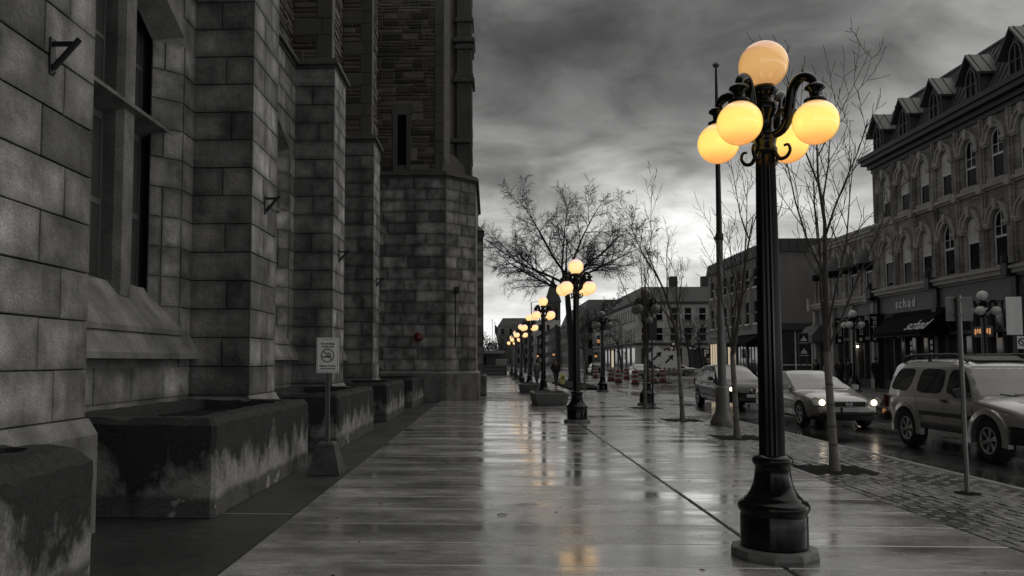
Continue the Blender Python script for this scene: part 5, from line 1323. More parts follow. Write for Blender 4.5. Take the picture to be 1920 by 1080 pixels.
# bare trees before the far blocks
for k, (u, y, h, lab) in enumerate(((1317, 98, 9.5, 'bare street tree left of the dark three-storey block'), (1295, 112, 10.5, 'bare street tree before the distant corner block'), (1165, 118, 9.5, 'bare street tree before the mansard roofs, left of the kerb lamps'), (1100, 100, 8.5, 'slim bare tree between the two lamp rows'), (985, 128, 10, 'bare tree behind the smallest lit lamps'))):
    big_tree(ony(u, 700, y).x, y, h, 80+k, lab, 'bare trees down the street', 1.0, .2)
# ------------------------------------------------------------------ vehicles (local frame: +y is the front, x to its left side, ground at z = 0)
def interp(tab, y):
    for a, b in zip(tab, tab[1:]):
        if a[0] <= y <= b[0]:
            t = (y-a[0])/(b[0]-a[0]); t2 = t*t*(3-2*t)*.5+t*.5
            return [p+(q-p)*t2 for p, q in zip(a[1:], b[1:])]
    return list(tab[0][1:]) if y < tab[0][0] else list(tab[-1][1:])
def car_body(parent, C, paint):
    # stations: y, bottom, shoulder height, centre-top height, half width
    ys = sorted(set([C['st'][0][0]+(C['st'][-1][0]-C['st'][0][0])*i/44 for i in range(45)]))
    rings = []
    for y in ys:
        zb, zs, zt, w = interp(C['st'], y)
        h = zs-zb
        half = [(0, zb), (w*.86, zb), (w*.955, zb+h*.10), (w*.985, zb+h*.28), (w, zb+h*.52), (w*.992, zb+h*.74), (w*.965, zs-.05), (w*.90, zs+.005), (w*.62, zs+(zt-zs)*.72), (w*.3, zs+(zt-zs)*.95), (0, zt)]
        rings.append([(x, y, z) for x, z in half]+[(-x, y, z) for x, z in half[-2:0:-1]])
    m = MB(); m.loft(rings, smooth=True)
    o = m.build('body', paint, parent)
    # wheel arches
    ca = MB()
    for wy in C['wheels']:
        for sgn in (-1, 1):
            ca.lathe([(C['arch'], -.18), (C['arch'], .18)], (0, 0, 0), 26)
            k = 52
            ca.v[-k*2:] = ca.v[-k*2:]
            n = len(ca.v)
            for i in range(n-26*4, n):
                x, y, z = ca.v[i]; ca.v[i] = (sgn*(C['hw']-.02)+z, wy+x, C['wr']+.015+y)
    co = ca.build('cutter', 'plastic_black')
    md = o.modifiers.new('b', 'BOOLEAN'); md.object = co; md.operation = 'DIFFERENCE'; md.solver = 'EXACT'
    me = evaluated(o, 'body'); o.modifiers.clear(); o.data = me; bpy.data.objects.remove(co)
    if not me.materials: me.materials.append(MATS[paint])
    for i in range(len(me.materials)): me.materials[i] = MATS[paint]
    for p in me.polygons: p.use_smooth = True
    bm = bmesh.new(); bm.from_mesh(me)
    for e_ in bm.edges:
        if len(e_.link_faces) == 2 and e_.calc_face_angle(0) > R(38): e_.smooth = False
    bm.to_mesh(me); bm.free()
    return o
def cab_at(C, z):            # greenhouse: z, front y, rear y, half width
    return interp(C['cab'], z)
def car_cabin(parent, C, paint):
    zs = [C['cab'][0][0]+(C['cab'][-1][0]-C['cab'][0][0])*i/12 for i in range(13)]; rings = []
    cf, cr = C['curve']
    for z in zs:
        yf, yr, w = cab_at(C, z); ring = []
        for i in range(9): t = 1-2*i/8; ring.append((w*t*.97 if abs(t) == 1 else w*t, yf-cf*t*t, z))
        for i in range(1, 6): ring.append((-w, yf-cf+(yr+cr-(yf-cf))*i/6, z))
        for i in range(9): t = -1+2*i/8; ring.append((w*t*.97 if abs(t) == 1 else w*t, yr+cr*t*t, z))
        for i in range(1, 6): ring.append((w, yr+cr+(yf-cf-yr-cr)*i/6, z))
        rings.append(ring)
    top = rings[-1]; cx = sum(p[1] for p in top)/len(top); zt = C['cab'][-1][0]
    for k, dz in ((.93, .022), (.78, .042), (.5, .055), (.2, .06)): rings.append([(x*k, cx+(y-cx)*k, zt+dz*C.get('crown', 1)) for x, y, z in top])
    m = MB(); m.loft(rings, smooth=True); c = m.build('cabin', paint, parent); return c
def side_glass(parent, C, poly, off=.006, name='side_window'):
    for sgn in (1, -1):
        # subdivide the outline and drape it on the flank
        pts = []
        for a, b in zip(poly, poly[1:]+poly[:1]):
            for i in range(4): pts.append((a[0]+(b[0]-a[0])*i/4, a[1]+(b[1]-a[1])*i/4))
        # round the corners
        n = len(pts); rp = [((pts[i-1][0]+2*pts[i][0]+pts[(i+1) % n][0])/4, (pts[i-1][1]+2*pts[i][1]+pts[(i+1) % n][1])/4) for i in range(n)]
        m = MB(); cy = sum(p[0] for p in rp)/n; cz = sum(p[1] for p in rp)/n
        f = lambda y, z: (sgn*(cab_at(C, z)[2]+off), y, z)
        vs = [f(*p) for p in rp]+[f(cy+(p[0]-cy)*.5, cz+(p[1]-cz)*.5) for p in rp]+[f(cy, cz)]
        m.add(vs, [(i, (i+1) % n, n+(i+1) % n, n+i) for i in range(n)]+[(n+i, n+(i+1) % n, 2*n) for i in range(n)], smooth=True)
        m.build(name, 'car_glass', parent)
def screen(parent, C, z0, z1, inset, front=True, name='windscreen', off=.008):
    m = MB(); nz_, nx = 6, 10; vs = []
    for i in range(nz_+1):
        z = z0+(z1-z0)*i/nz_; yf, yr, w = cab_at(C, z); cf, cr = C['curve']
        for j in range(nx+1):
            t = -1+2*j/nx; x = (w-inset)*t; q = (x/w)**2
            vs.append((x, (yf-cf*q+off) if front else (yr+cr*q-off), z+.003))
    m.add(vs, [(i*(nx+1)+j, i*(nx+1)+j+1, (i+1)*(nx+1)+j+1, (i+1)*(nx+1)+j) for i in range(nz_) for j in range(nx)], smooth=True)
    return m.build(name, 'screen_glass', parent)
def wheel(parent, x, y, r, w_, sgn, spokes=5, rimk=.66):
    n = 28
    t = MB()
    prof = [(r*rimk, -w_*.48), (r*.88, -w_*.5), (r*.97, -w_*.42), (r, -w_*.25), (r, w_*.25), (r*.97, w_*.42), (r*.88, w_*.5), (r*rimk, w_*.48)]
    rings = [[(x+sgn*d, y+q*math.cos(2*math.pi*k/n), r+q*math.sin(2*math.pi*k/n)) for k in range(n)] for q, d in prof]
    t.loft(rings, cap=False); ty = t.build('wheel', 'tyre', parent)
    m = MB()
    prof = [(r*rimk, w_*.46), (r*rimk*.96, w_*.47), (r*rimk*.90, w_*.40), (r*rimk*.86, w_*.15), (r*.05, w_*.10)]
    m.loft([[(x+sgn*d, y+q*math.cos(2*math.pi*k/n), r+q*math.sin(2*math.pi*k/n)) for k in range(n)] for q, d in prof], cap=False); m.build('wheel_well', 'plastic_black', ty)
    m = MB()
    m.loft([[(x+sgn*d, y+q*math.cos(2*math.pi*k/n), r+q*math.sin(2*math.pi*k/n)) for k in range(n)] for q, d in ((r*rimk, w_*.46), (r*rimk, w_*.49), (r*rimk*.9, w_*.49), (r*rimk*.88, w_*.42))], cap=False)
    for k in range(spokes):
        a = 2*math.pi*k/spokes+.3
        def q(rr, da, d): return (x+sgn*d, y+rr*math.cos(a+da), r+rr*math.sin(a+da))
        i_, o_ = r*.10, r*rimk*.93
        m.add([q(i_, -.5, w_*.40), q(i_, .5, w_*.40), q(o_, .22, w_*.46), q(o_, -.22, w_*.46), q(i_, -.5, w_*.3), q(i_, .5, w_*.3), q(o_, .22, w_*.34), q(o_, -.22, w_*.34)], [(0, 1, 2, 3), (4, 7, 6, 5), (0, 4, 5, 1), (1, 5, 6, 2), (2, 6, 7, 3), (3, 7, 4, 0)])
    m.loft([[(x+sgn*d, y+q_*math.cos(2*math.pi*k/12), r+q_*math.sin(2*math.pi*k/12)) for k in range(12)] for q_, d in ((r*.17, w_*.36), (r*.16, w_*.45), (r*.02, w_*.47))], cap=False)
    m.build('rim', 'rim', ty)
def surf_x(C, y, zrel):      # flank position at a height fraction of the body side
    zb, zs, zt, w = interp(C['st'], y); return w
def flank(C, y, z):
    zb, zs, zt, w = interp(C['st'], y); h = zs-zb
    tab = [(zb, w*.86), (zb+h*.10, w*.955), (zb+h*.28, w*.985), (zb+h*.52, w), (zb+h*.74, w*.992), (zs-.05, w*.965), (zs+.005, w*.90)]
    for a, b in zip(tab, tab[1:]):
        if a[0] <= z <= b[0]: return a[1]+(b[1]-a[1])*(z-a[0])/(b[0]-a[0])
    return tab[-1][1]
def seams(parent, C, lines):
    for L_s in lines:
        for sgn in (1, -1):
            pts = []
            for a, b in zip(L_s, L_s[1:]):
                for i in range(7): pts.append((a[0]+(b[0]-a[0])*i/6, a[1]+(b[1]-a[1])*i/6))
            MB().tube([(sgn*(flank(C, y, z)-.001), y, z) for y, z in pts], .005, 4).build('panel_gap', 'plastic_black', parent)
def mirror_pair(parent, C, y, z, paint, big=1.0):
    for sgn in (1, -1):
        w_ = cab_at(C, z)[2]
        m = MB(); cx = sgn*(w_+.14*big)
        m.loft([[(cx+sgn*dx*big, y+dy, z+dz*big) for dx, dz in ((-.09, -.03), (-.07, -.07), (.07, -.07), (.10, -.02), (.08, .07), (-.06, .08))] for dy in (-.06, .0, .05)]); m.tube([(sgn*(w_-.03), y, z-.03), (cx, y, z-.03)], .025, 6); m.build('mirror', paint, parent)
mat('car_glass', gv(.012), .05, var=0, bump=0, spec=.6)
mat('screen_glass', gv(.11), .06, var=0, bump=0, spec=1.0)  # pale base colour stands in for sky reflected in the windscreens

# ---- boxy silver utility vehicle with roof rack
suv = thing('silver_suv', 'silver utility vehicle with a black roof rack at the right edge', 'car')
C = dict(st=[(-2.26, .62, .92, .94, .70), (-2.20, .50, 1.00, 1.02, .80), (-1.9, .45, 1.05, 1.06, .865), (-1.0, .45, 1.06, 1.07, .88), (.5, .45, 1.05, 1.07, .88), (.95, .45, 1.03, 1.10, .88), (1.2, .45, 1.01, 1.11, .875), (1.9, .46, .93, 1.04, .86), (2.12, .50, .86, .97, .82), (2.24, .58, .74, .84, .72), (2.27, .62, .70, .76, .62)],
         cab=[(1.0, 1.14, -2.14, .855), (1.12, 1.04, -2.12, .835), (1.35, .83, -2.07, .785), (1.58, .62, -1.99, .73), (1.66, .52, -1.92, .69), (1.70, .38, -1.80, .63)], curve=(.10, .06), wheels=(1.38, -1.27), arch=.43, hw=.88, wr=.37)
body = car_body(suv, C, 'paint_silver'); car_cabin(suv, C, 'paint_silver')
side_glass(suv, C, [(-.05+.12, 1.10), (.90, 1.10), (.60, 1.54), (.12, 1.56)], name='front_window')
side_glass(suv, C, [(-.98, 1.10), (-.05, 1.10), (-.02, 1.56), (-.86, 1.57)], name='rear_window')
side_glass(suv, C, [(-1.98, 1.14), (-1.28, 1.10), (-1.06, 1.56), (-1.72, 1.57)], name='quarter_window')
screen(suv, C, 1.10, 1.62, .09); screen(suv, C, 1.12, 1.56, .14, False, 'rear_screen')
for y_ in C['wheels']:
    for sgn in (1, -1):
        wheel(suv, sgn*.76, y_, .37, .26, sgn, 6, .62)
        # black and body-coloured flares
        m = MB(); n = 14; pin, pout = [], []
        for k in range(n+1):
            a = math.pi*(-.06+1.12*k/n); pin.append((y_+.43*math.cos(a), .385+.43*math.sin(a))); pout.append((y_+.56*math.cos(a), .385+.52*math.sin(a)))
        for k in range(n): m.add([(sgn*.925, *pin[k]), (sgn*.925, *pin[k+1]), (sgn*.905, *pout[k+1]), (sgn*.905, *pout[k]), (sgn*.82, *pin[k]), (sgn*.82, *pin[k+1]), (sgn*.82, *pout[k+1]), (sgn*.82, *pout[k])], [(0, 1, 2, 3), (0, 4, 5, 1), (3, 2, 6, 7)], smooth=False)
        m.build('wheel_flare', 'paint_silver', suv)
for sgn in (1, -1):
    MB().box(sgn*.86-.03, sgn*.86+.03, -.82, .93, .42, .53, .02).build('sill_step', 'plastic_black', suv)
    MB().box(sgn*.88-.012, sgn*.88+.012, -.78, .92, .68, .76, .01).build('rub_strip', 'plastic_black', suv)
    MB().box(sgn*.878-.02, sgn*.878+.02, -.02, .16, .955, 1.0, .012).build('door_handle', 'plastic_black', suv)
    m = MB(); zr = 1.83
    m.tube([(sgn*.60, -1.85, 1.68), (sgn*.60, -1.72, 1.80), (sgn*.60, -1.3, zr), (sgn*.60, .0, zr), (sgn*.60, .22, 1.80), (sgn*.60, .40, 1.70)], .028, 8); m.tube([(sgn*.60, -.85, 1.70), (sgn*.60, -.85, zr)], .03, 6); m.build('roof_rail', 'plastic_black', suv)
    MB().box(sgn*.70-.13, sgn*.70+.13, 2.20, 2.275, .70, .86, .03).build('headlight', 'headlight_glass', suv)
    MB().sphere((sgn*.68, 2.26, .78), .068, 12, 8).build('headlight_bulb', 'headlight_lit', suv)
    MB().box(sgn*.80-.05, sgn*.80+.05, -2.275, -2.19, .74, 1.02, .02).build('tail_light', 'tail_red', suv)
    MB().sphere((sgn*.55, 2.30, .50), .07, 10, 6).build('fog_lamp', 'headlight_glass', suv)
    MB().box(sgn*.848-.02, sgn*.862+.02, -2.262, -2.19, .60, .70, .01).build('side_marker', 'marker_amber', suv)
m = MB(); m.loft([[(-.42, .42, 1.725), (.42, .42, 1.725), (.48, .30, 1.73), (-.48, .30, 1.73)], [(-.50, .02, 1.81), (.50, .02, 1.81), (.50, -.02, 1.80), (-.50, -.02, 1.80)]], smooth=False); m.build('wind_deflector', 'plastic_black', suv)
m = MB()
for y_ in (-1.5, -.85, -.2): m.tube([(-.60, y_, 1.82), (.60, y_, 1.82)], .02, 6)
m.build('cross_bar', 'plastic_black', suv)
m = MB(); m.loft([[(s_*w_, y_, z) for s_, w_ in ((-1, .90), (-1, .60), (1, .60), (1, .90))][:0] or [(-.90, y_-.35, z), (-.70, y_, z), (0, y_+.04, z), (.70, y_, z), (.90, y_-.35, z), (.6, y_-.45, z), (-.6, y_-.45, z)] for y_, z in ((2.30, .36), (2.36, .42), (2.36, .60), (2.28, .65))]); m.build('front_bumper', 'plastic_black', suv)
MB().box(-.88, .88, -2.36, -2.15, .46, .66, .04).build('rear_bumper', 'plastic_black', suv)
MB().box(-.42, .42, 2.24, 2.285, .68, .82, .02).build('grille', 'plastic_black', suv)
mirror_pair(suv, C, .82, 1.14, 'plastic_black', 1.15)
seams(suv, C, [[(.93, .56), (.95, .75), (.95, 1.03)], [(.02, .56), (.02, 1.04)], [(-.78, .62), (-.95, .95), (-1.0, 1.04)], [(1.0, .98), (1.5, .93), (2.0, .84)]])
m = MB(); m.tube([(-.55, 1.17, 1.10), (-.1, 1.15, 1.13), (.25, 1.13, 1.13)], .012, 5); m.tube([(.2, 1.17, 1.10), (.5, 1.12, 1.14)], .012, 5); m.build('wiper', 'plastic_black', suv)
MB().tube([(-.80, 1.05, 1.05), (-.80, .95, 1.75)], .004, 4).build('aerial', 'plastic_black', suv)
suv.rotation_euler = (0, 0, math.pi); suv.location = (9.25, 15.3, -.10)

# ---- grey saloon
sed = thing('grey_sedan', 'grey four-door saloon with headlights on behind the young tree trunk', 'car')
C = dict(st=[(-2.42, .50, .82, .86, .60), (-2.36, .36, .92, .97, .78), (-2.0, .26, .97, 1.04, .86), (-1.2, .22, .96, 1.03, .895), (.3, .22, .92, .98, .895), (1.0, .22, .88, .97, .89), (1.5, .22, .83, .92, .88), (2.0, .23, .75, .84, .83), (2.25, .27, .68, .75, .74), (2.36, .33, .60, .65, .62), (2.38, .38, .56, .60, .52)],
         cab=[(.88, 1.22, -1.86, .84), (1.0, .92, -1.66, .80), (1.18, .52, -1.36, .725), (1.33, .16, -1.02, .655), (1.40, -.08, -.80, .60)], curve=(.16, .10), wheels=(1.45, -1.33), arch=.365, hw=.89, wr=.325, crown=.9)
car_body(sed, C, 'paint_grey'); car_cabin(sed, C, 'paint_grey')
side_glass(sed, C, [(-.28, .96), (.86, .95), (.32, 1.27), (-.24, 1.35)], name='front_window'); side_glass(sed, C, [(-1.28, .99), (-.34, .96), (-.30, 1.35), (-.90, 1.30)], name='rear_window')
screen(sed, C, .97, 1.36, .07); screen(sed, C, 1.02, 1.34, .12, False, 'rear_screen')
for y_ in C['wheels']:
    for sgn in (1, -1): wheel(sed, sgn*.78, y_, .325, .21, sgn, 5, .70)
def lamp_patch(par, sgn, pts, m_, y0):
    MB().prism([(sgn*a, b) for a, b in pts], lambda a, b, d: (a, d-.30*max(0, abs(a)-.55), b), y0-.10, y0).build('headlight', m_, par)
for sgn in (1, -1):
    lamp_patch(sed, sgn, [(.47, .56), (.80, .60), (.86, .74), (.78, .80), (.50, .70)], 'headlight_glass', 2.375)
    MB().sphere((sgn*.64, 2.345, .67), .075, 12, 8).build('headlight_bulb', 'headlight_lit', sed)
    MB().box(sgn*.70-.12, sgn*.70+.12, -2.40, -2.3, .70, .86, .02).build('tail_light', 'tail_red', sed)
    for y_ in (.05, -.98): MB().box(sgn*.885-.02, sgn*.885+.02, y_, y_+.17, .80, .835, .01).build('door_handle', 'paint_grey', sed)
    MB().box(sgn*.62-.12, sgn*.62+.12, 2.29, 2.37, .36, .44, .02).build('fog_lamp', 'plastic_black', sed)
MB().box(-.43, .43, 2.34, 2.40, .57, .70, .02).build('grille', 'plastic_black', sed)
m = MB(); N_ = 20
for k in range(N_):
    a, b = 2*math.pi*k/N_, 2*math.pi*(k+1)/N_
    m.prism([(.075*math.cos(a), .635+.075*math.sin(a)), (.075*math.cos(b), .635+.075*math.sin(b)), (.055*math.cos(b), .635+.055*math.sin(b)), (.055*math.cos(a), .635+.055*math.sin(a))], lambda a, b, d: (a, d, b), 2.40, 2.415)
m.box(-.09, .09, 2.40, 2.42, .62, .65); m.build('badge', 'rim', sed)
MB().box(-.62, .62, 2.33, 2.385, .34, .45, .02).build('lower_grille', 'plastic_black', sed)
m = MB(); m.loft([[(-.84, y_-.28, z), (-.60, y_, z), (0, y_+.05, z), (.60, y_, z), (.84, y_-.28, z), (.5, y_-.4, z), (-.5, y_-.4, z)] for y_, z in ((2.33, .22), (2.38, .27), (2.39, .33))]); m.build('lip', 'plastic_black', sed)
MB().box(-.17, .17, 2.43, 2.445, .435, .545, .004).build('licence_plate', 'plate_white', sed)
MB().box(-.19, .19, 2.36, 2.43, .425, .555, .01).build('plate_frame', 'plastic_black', sed)
mirror_pair(sed, C, .66, 1.01, 'paint_grey', .95)
seams(sed, C, [[(.95, .32), (1.0, .6), (.93, .86)], [(-.30, .30), (-.30, .91)], [(-.98, .42), (-1.15, .7), (-1.2, .93)], [(1.0, .85), (1.6, .79), (2.15, .68)]])
m = MB(); m.tube([(-.5, 1.08, .98), (.1, 1.10, .985)], .010, 5); m.build('wiper', 'plastic_black', sed)
sed.rotation_euler = (0, 0, math.pi); sed.location = (8.98, 22.95, -.10)

# ---- black hatchback
hat = thing('black_hatchback', 'black rounded hatchback with pale reflections, behind the tall pole', 'car')
C = dict(st=[(-2.08, .50, .90, .94, .62), (-2.0, .36, .98, 1.02, .78), (-1.7, .30, 1.02, 1.06, .86), (-.8, .27, 1.00, 1.05, .895), (.4, .27, .98, 1.05, .895), (.95, .27, .95, 1.06, .89), (1.4, .27, .90, 1.02, .88), (1.8, .28, .83, .95, .83), (2.05, .32, .74, .84, .74), (2.18, .38, .65, .71, .62), (2.20, .42, .60, .64, .52)],
         cab=[(.95, 1.25, -1.98, .84), (1.1, .95, -1.92, .80), (1.28, .60, -1.80, .735), (1.45, .24, -1.60, .655), (1.53, -.02, -1.42, .60)], curve=(.18, .10), wheels=(1.32, -1.28), arch=.37, hw=.89, wr=.33)
car_body(hat, C, 'paint_black'); car_cabin(hat, C, 'paint_black')
side_glass(hat, C, [(-.10, 1.04), (.84, 1.04), (.42, 1.36), (-.06, 1.44)], name='front_window'); side_glass(hat, C, [(-1.05, 1.06), (-.16, 1.04), (-.12, 1.44), (-.95, 1.44)], name='rear_window'); side_glass(hat, C, [(-1.62, 1.12), (-1.13, 1.08), (-1.03, 1.44), (-1.40, 1.40)], name='quarter_window')
screen(hat, C, 1.05, 1.49, .07); screen(hat, C, 1.10, 1.44, .12, False, 'rear_screen')
for y_ in C['wheels']:
    for sgn in (1, -1): wheel(hat, sgn*.78, y_, .33, .21, sgn, 5, .66)
for sgn in (1, -1):
    lamp_patch(hat, sgn, [(.50, .66), (.80, .70), (.86, .86), (.74, .88), (.54, .78)], 'headlight_glass', 2.18)
    MB().sphere((sgn*.66, 2.14, .76), .07, 12, 8).build('headlight_bulb', 'headlight_lit', hat)
    MB().box(sgn*.74-.08, sgn*.74+.08, -2.07, -1.95, .80, 1.06, .02).build('tail_light', 'tail_red', hat)
    for y_ in (.1, -.85): MB().box(sgn*.885-.02, sgn*.885+.02, y_, y_+.17, .86, .895, .01).build('door_handle', 'paint_black', hat)
MB().box(-.40, .40, 2.17, 2.225, .60, .66, .015).build('grille', 'plastic_black', hat); MB().sphere((0, 2.20, .70), .05, 10, 6).build('badge', 'rim', hat)
MB().box(-.58, .58, 2.15, 2.215, .34, .46, .02).build('lower_grille', 'plastic_black', hat)
MB().box(-.17, .17, 2.235, 2.25, .475, .585, .004).build('licence_plate', 'plate_white', hat); MB().box(-.19, .19, 2.15, 2.235, .465, .595, .01).build('plate_frame', 'plastic_black', hat)
mirror_pair(hat, C, .68, 1.09, 'paint_black', .95)
seams(hat, C, [[(.93, .34), (.95, .9)], [(-.12, .34), (-.12, .96)], [(-.95, .42), (-1.08, .96)]])
hat.rotation_euler = (0, 0, math.pi+R(1)); hat.location = (8.85, 30.0, -.10)
# traffic far down the street
for src, (u, v), rz, lab in ((sed, (1197, 709), 0, 'small distant pale car beyond the traffic drums'), (hat, (1118, 703), 0, 'tiny distant car left of the drums near the big tree'), (sed, (1262, 706), 1.57, 'distant pale car crossing behind the arrow signs')):
    p = ground(u, v, -.1); copy_tree(src, p, rz, lab)

# ------------------------------------------------------------------ people
def skin_mesh(name, verts, edges, radii, m_, parent=None, lv=1):
    me = bpy.data.meshes.new(name); me.from_pydata(verts, edges, []); o = bpy.data.objects.new(name, me); COL.objects.link(o)
    sk = o.modifiers.new('s', 'SKIN'); sk.use_smooth_shade = True
    for i, r in enumerate(radii): me.skin_vertices[0].data[i].radius = r if isinstance(r, tuple) else (r, r)
    me.skin_vertices[0].data[0].use_root = True
    sb = o.modifiers.new('d', 'SUBSURF'); sb.levels = lv; sb.render_levels = lv
    me2 = evaluated(o, name); o.modifiers.clear(); o.data = me2; me2.materials.clear(); me2.materials.append(MATS[m_])
    for p in me2.polygons: p.use_smooth = True
    if parent is not None: o.parent = parent
    return o
def person(label, loc, rz, coat, trousers, stride=.0, h=1.74, hair=True, long_coat=True, bag=None):
    k = h/1.74; S = lambda *p: tuple(q*k for q in p)
    st = stride
    hipL, hipR = S(.09, 0, .90), S(-.09, 0, .90)
    kneeL, kneeR = S(.10, st*.5+.03, .50), S(-.10, -st*.35+.03, .50)
    ankL, ankR = S(.10, st*.75-.02, .08), S(-.10, -st*.95-.05, .08+.10*st)
    toeL, toeR = S(.12, st*.75+.15, .03), S(-.12, -st*.95+.11, .02+.04*st)
    shL, shR = S(.18, -.01, 1.42), S(-.18, -.01, 1.42)
    elL, elR = S(.25, -.07-st*.12, 1.16), S(-.25, -.07+st*.12, 1.16)
    haL, haR = S(.19, .10-st*.05, .98), S(-.19, .10+st*.05, .98)
    pel, waist, chest, neck, head, nose = S(0, 0, .95), S(0, 0, 1.10), S(0, 0, 1.33), S(0, 0, 1.50), S(0, .02, 1.61), S(0, .02, 1.68)
    V = [pel, waist, chest, neck, head, nose, hipL, kneeL, ankL, toeL, hipR, kneeR, ankR, toeR, shL, elL, haL, shR, elR, haR]
    E_ = [(0, 1), (1, 2), (2, 3), (3, 4), (4, 5), (0, 6), (6, 7), (7, 8), (8, 9), (0, 10), (10, 11), (11, 12), (12, 13), (2, 14), (14, 15), (15, 16), (2, 17), (17, 18), (18, 19)]
    rr = [(.13, .10), (.13, .095), (.15, .10), .05, (.075, .092), (.06, .075), .085, .058, .042, .035, .085, .058, .042, .035, .055, .042, .035, .055, .042, .035]
    b = skin_mesh('person', V, E_, [tuple(x*k for x in r) if isinstance(r, tuple) else r*k for r in rr], 'skin', lv=2)
    tag(b, label, 'person', 'people on the sidewalks'); b.location = loc; b.rotation_euler = (0, 0, rz)
    cv = [pel, waist, chest, S(0, -.01, 1.47), shL, elL, haL, shR, elR, haR]; ce = [(0, 1), (1, 2), (2, 3), (2, 4), (4, 5), (5, 6), (2, 7), (7, 8), (8, 9)]; cr = [(.19, .145), (.175, .135), (.185, .135), .075, .078, .066, .062, .078, .066, .062]
    if long_coat: cv.append(S(0, 0, .62)); ce.append((0, 10)); cr.append((.19, .16))
    skin_mesh('coat', cv, ce, [tuple(x*k for x in r) if isinstance(r, tuple) else r*k for r in cr], coat, b, 2)
    tv = [pel, hipL, kneeL, ankL, hipR, kneeR, ankR]; skin_mesh('trousers', tv, [(0, 1), (1, 2), (2, 3), (0, 4), (4, 5), (5, 6)], [(.14*k, .115*k), .102*k, .078*k, .066*k, .102*k, .078*k, .066*k], trousers, b, 2)
    for a, t_ in ((ankL, toeL), (ankR, toeR)): skin_mesh('shoe', [(a[0], a[1]-.03, max(a[2]-.03, .045)), t_], [(0, 1)], [(.048, .05), (.045, .034)], 'cloth_black', b, 2)
    m = MB(); hx, hy, hz_ = head[0], head[1]-.012, head[2]+.035
    m.lathe([(.001, .125), (.055, .112), (.085, .075), (.094, .02), (.088, -.035), (.07, -.06)], (hx, hy-.012, hz_), 14); hr = m.build('hair' if hair else 'cap', 'hair' if hair else coat, None); hr.parent = b
    m = MB()
    for s_ in (-1, 1): m.sphere((s_*.03, head[1]+.088, head[2]+.03), .009, 6, 5)
    e2 = m.build('eyes', 'hair', None); e2.parent = b
    m = MB(); m.loft([[(-.014, head[1]+.085, head[2]-.01), (.014, head[1]+.085, head[2]-.01), (0, head[1]+.112, head[2]-.012)], [(-.006, head[1]+.085, head[2]+.035), (.006, head[1]+.085, head[2]+.035), (0, head[1]+.092, head[2]+.035)]]); n2 = m.build('nose', 'skin', None); n2.parent = b
    if bag:
        m = MB(); m.box(-.16, .16, -.26, -.13, 1.05, 1.42, .05); g_ = m.build('backpack', bag, None); g_.parent = b
    return b
def at_far(u, v): p = ground(u, v, .02); return (min(p.x, 22.0), p.y*min(1, 22.0/p.x), .02)
person('person in a long black coat and cap standing near the far kerb', (21.0, 44.6, .02), R(200), 'cloth_black', 'cloth_black', .1, 1.80, hair=False)
person('person in a dark coat right behind the tree trunk, facing the shop', (21.3, 48.6, .02), R(-60), 'cloth_black', 'cloth_dark', .2, 1.76)
person('person in black between the trunk and the white-globed lamp', (21.6, 50.6, .02), R(150), 'cloth_dark', 'cloth_black', .15, 1.74, bag='cloth_dark')
person('person in a dark jacket with a pale shirt near the left shop end', (21.6, 54.2, .02), R(120), 'cloth_black', 'cloth_dark', .3, 1.74, long_coat=False)
person('person in a pale top beside the left shop end', (21.7, 52.6, .02), R(200), 'cloth_pale', 'cloth_dark', .1, 1.68, long_coat=False)
person('person in dark clothes with a pale bag walking on the near sidewalk', (4.0, 49.4, 0), R(190), 'cloth_black', 'cloth_dark', .5, 1.76, bag='cloth_grey')
person('person in dark clothes on the corner beyond the black hatchback', (21.0, 78.5, .02), R(160), 'cloth_black', 'cloth_black', .2, 1.75)
person('person standing in grey behind the fourth lit lamp', (2.9, 50.5, 0), R(30), 'cloth_grey', 'cloth_dark', .2, 1.72)

# ------------------------------------------------------------------ posts and signs across the street
x, y = 19.2, 50.0
t = thing('info_totem', 'two stacked round-topped black sign boxes on twin posts across the street', 'sign', (x, y, 0))
for dx in (-.22, .22): MB().tube([(x+dx, y, 0), (x+dx, y, 3.4)], .03, 6).build('post', 'iron', t)
for z in (1.95, 2.72):
    pn = MB().box(x-.30, x+.30, y-.08, y+.08, z, z+.66, .05).build('box', 'shop_black', t)
    MB().prism([(x-.2, z+.14), (x+.2, z+.14), (x+.15, z+.30), (x+.06, z+.34), (x, z+.50), (x-.06, z+.34), (x-.15, z+.30)], lambda a, b, d: (a, d, b), y-.09, y-.082).build('pictogram', 'sign_white', pn)
    MB().box(x-.28, x+.28, y-.09, y-.082, z+.01, z+.05).build('stripe', 'sign_white', pn)
for k, (u, lab) in enumerate(((1709, 'left striped marker post standing behind the roof rack'), (1747, 'right striped marker post standing behind the roof rack'))):
    p = onx(u, 660, 18.9); x, y = p.x, p.y
    t = thing('marker_post', lab, 'post', (x, y, 0), 'striped marker posts')
    MB().lathe([(.05, .02), (.04, .2), (.035, 2.5), (.01, 2.55)], (x, y, 0), 8).build('post', 'plastic_black', t)
    m = MB()
    for z in (1.5, 1.8, 2.1, 2.35): m.lathe([(.042, z), (.042, z+.18)], (x, y, 0), 8)
    m.build('band', 'letter', t)
p = onx(1914, 640, 18.75); x, y = p.x, p.y
t = thing('banner_post', 'post with a long pale banner and a round regulation sign at the right edge', 'sign', (x, y, 0))
MB().tube([(x+.12, y, 0), (x+.12, y, 4.4)], .05, 8).build('post', 'iron', t)
MB().loft([[(x-.50+.11*j, y-.04-.03*math.sin(j*1.8), z) for j in range(6)] for z in (2.55, 3.2, 3.9)], closed=False, cap=False).build('banner', 'sign_white', t)
for z in (2.52, 3.92): MB().tube([(x+.12, y, z), (x-.52, y, z)], .02, 5).build('arm', 'iron', t)
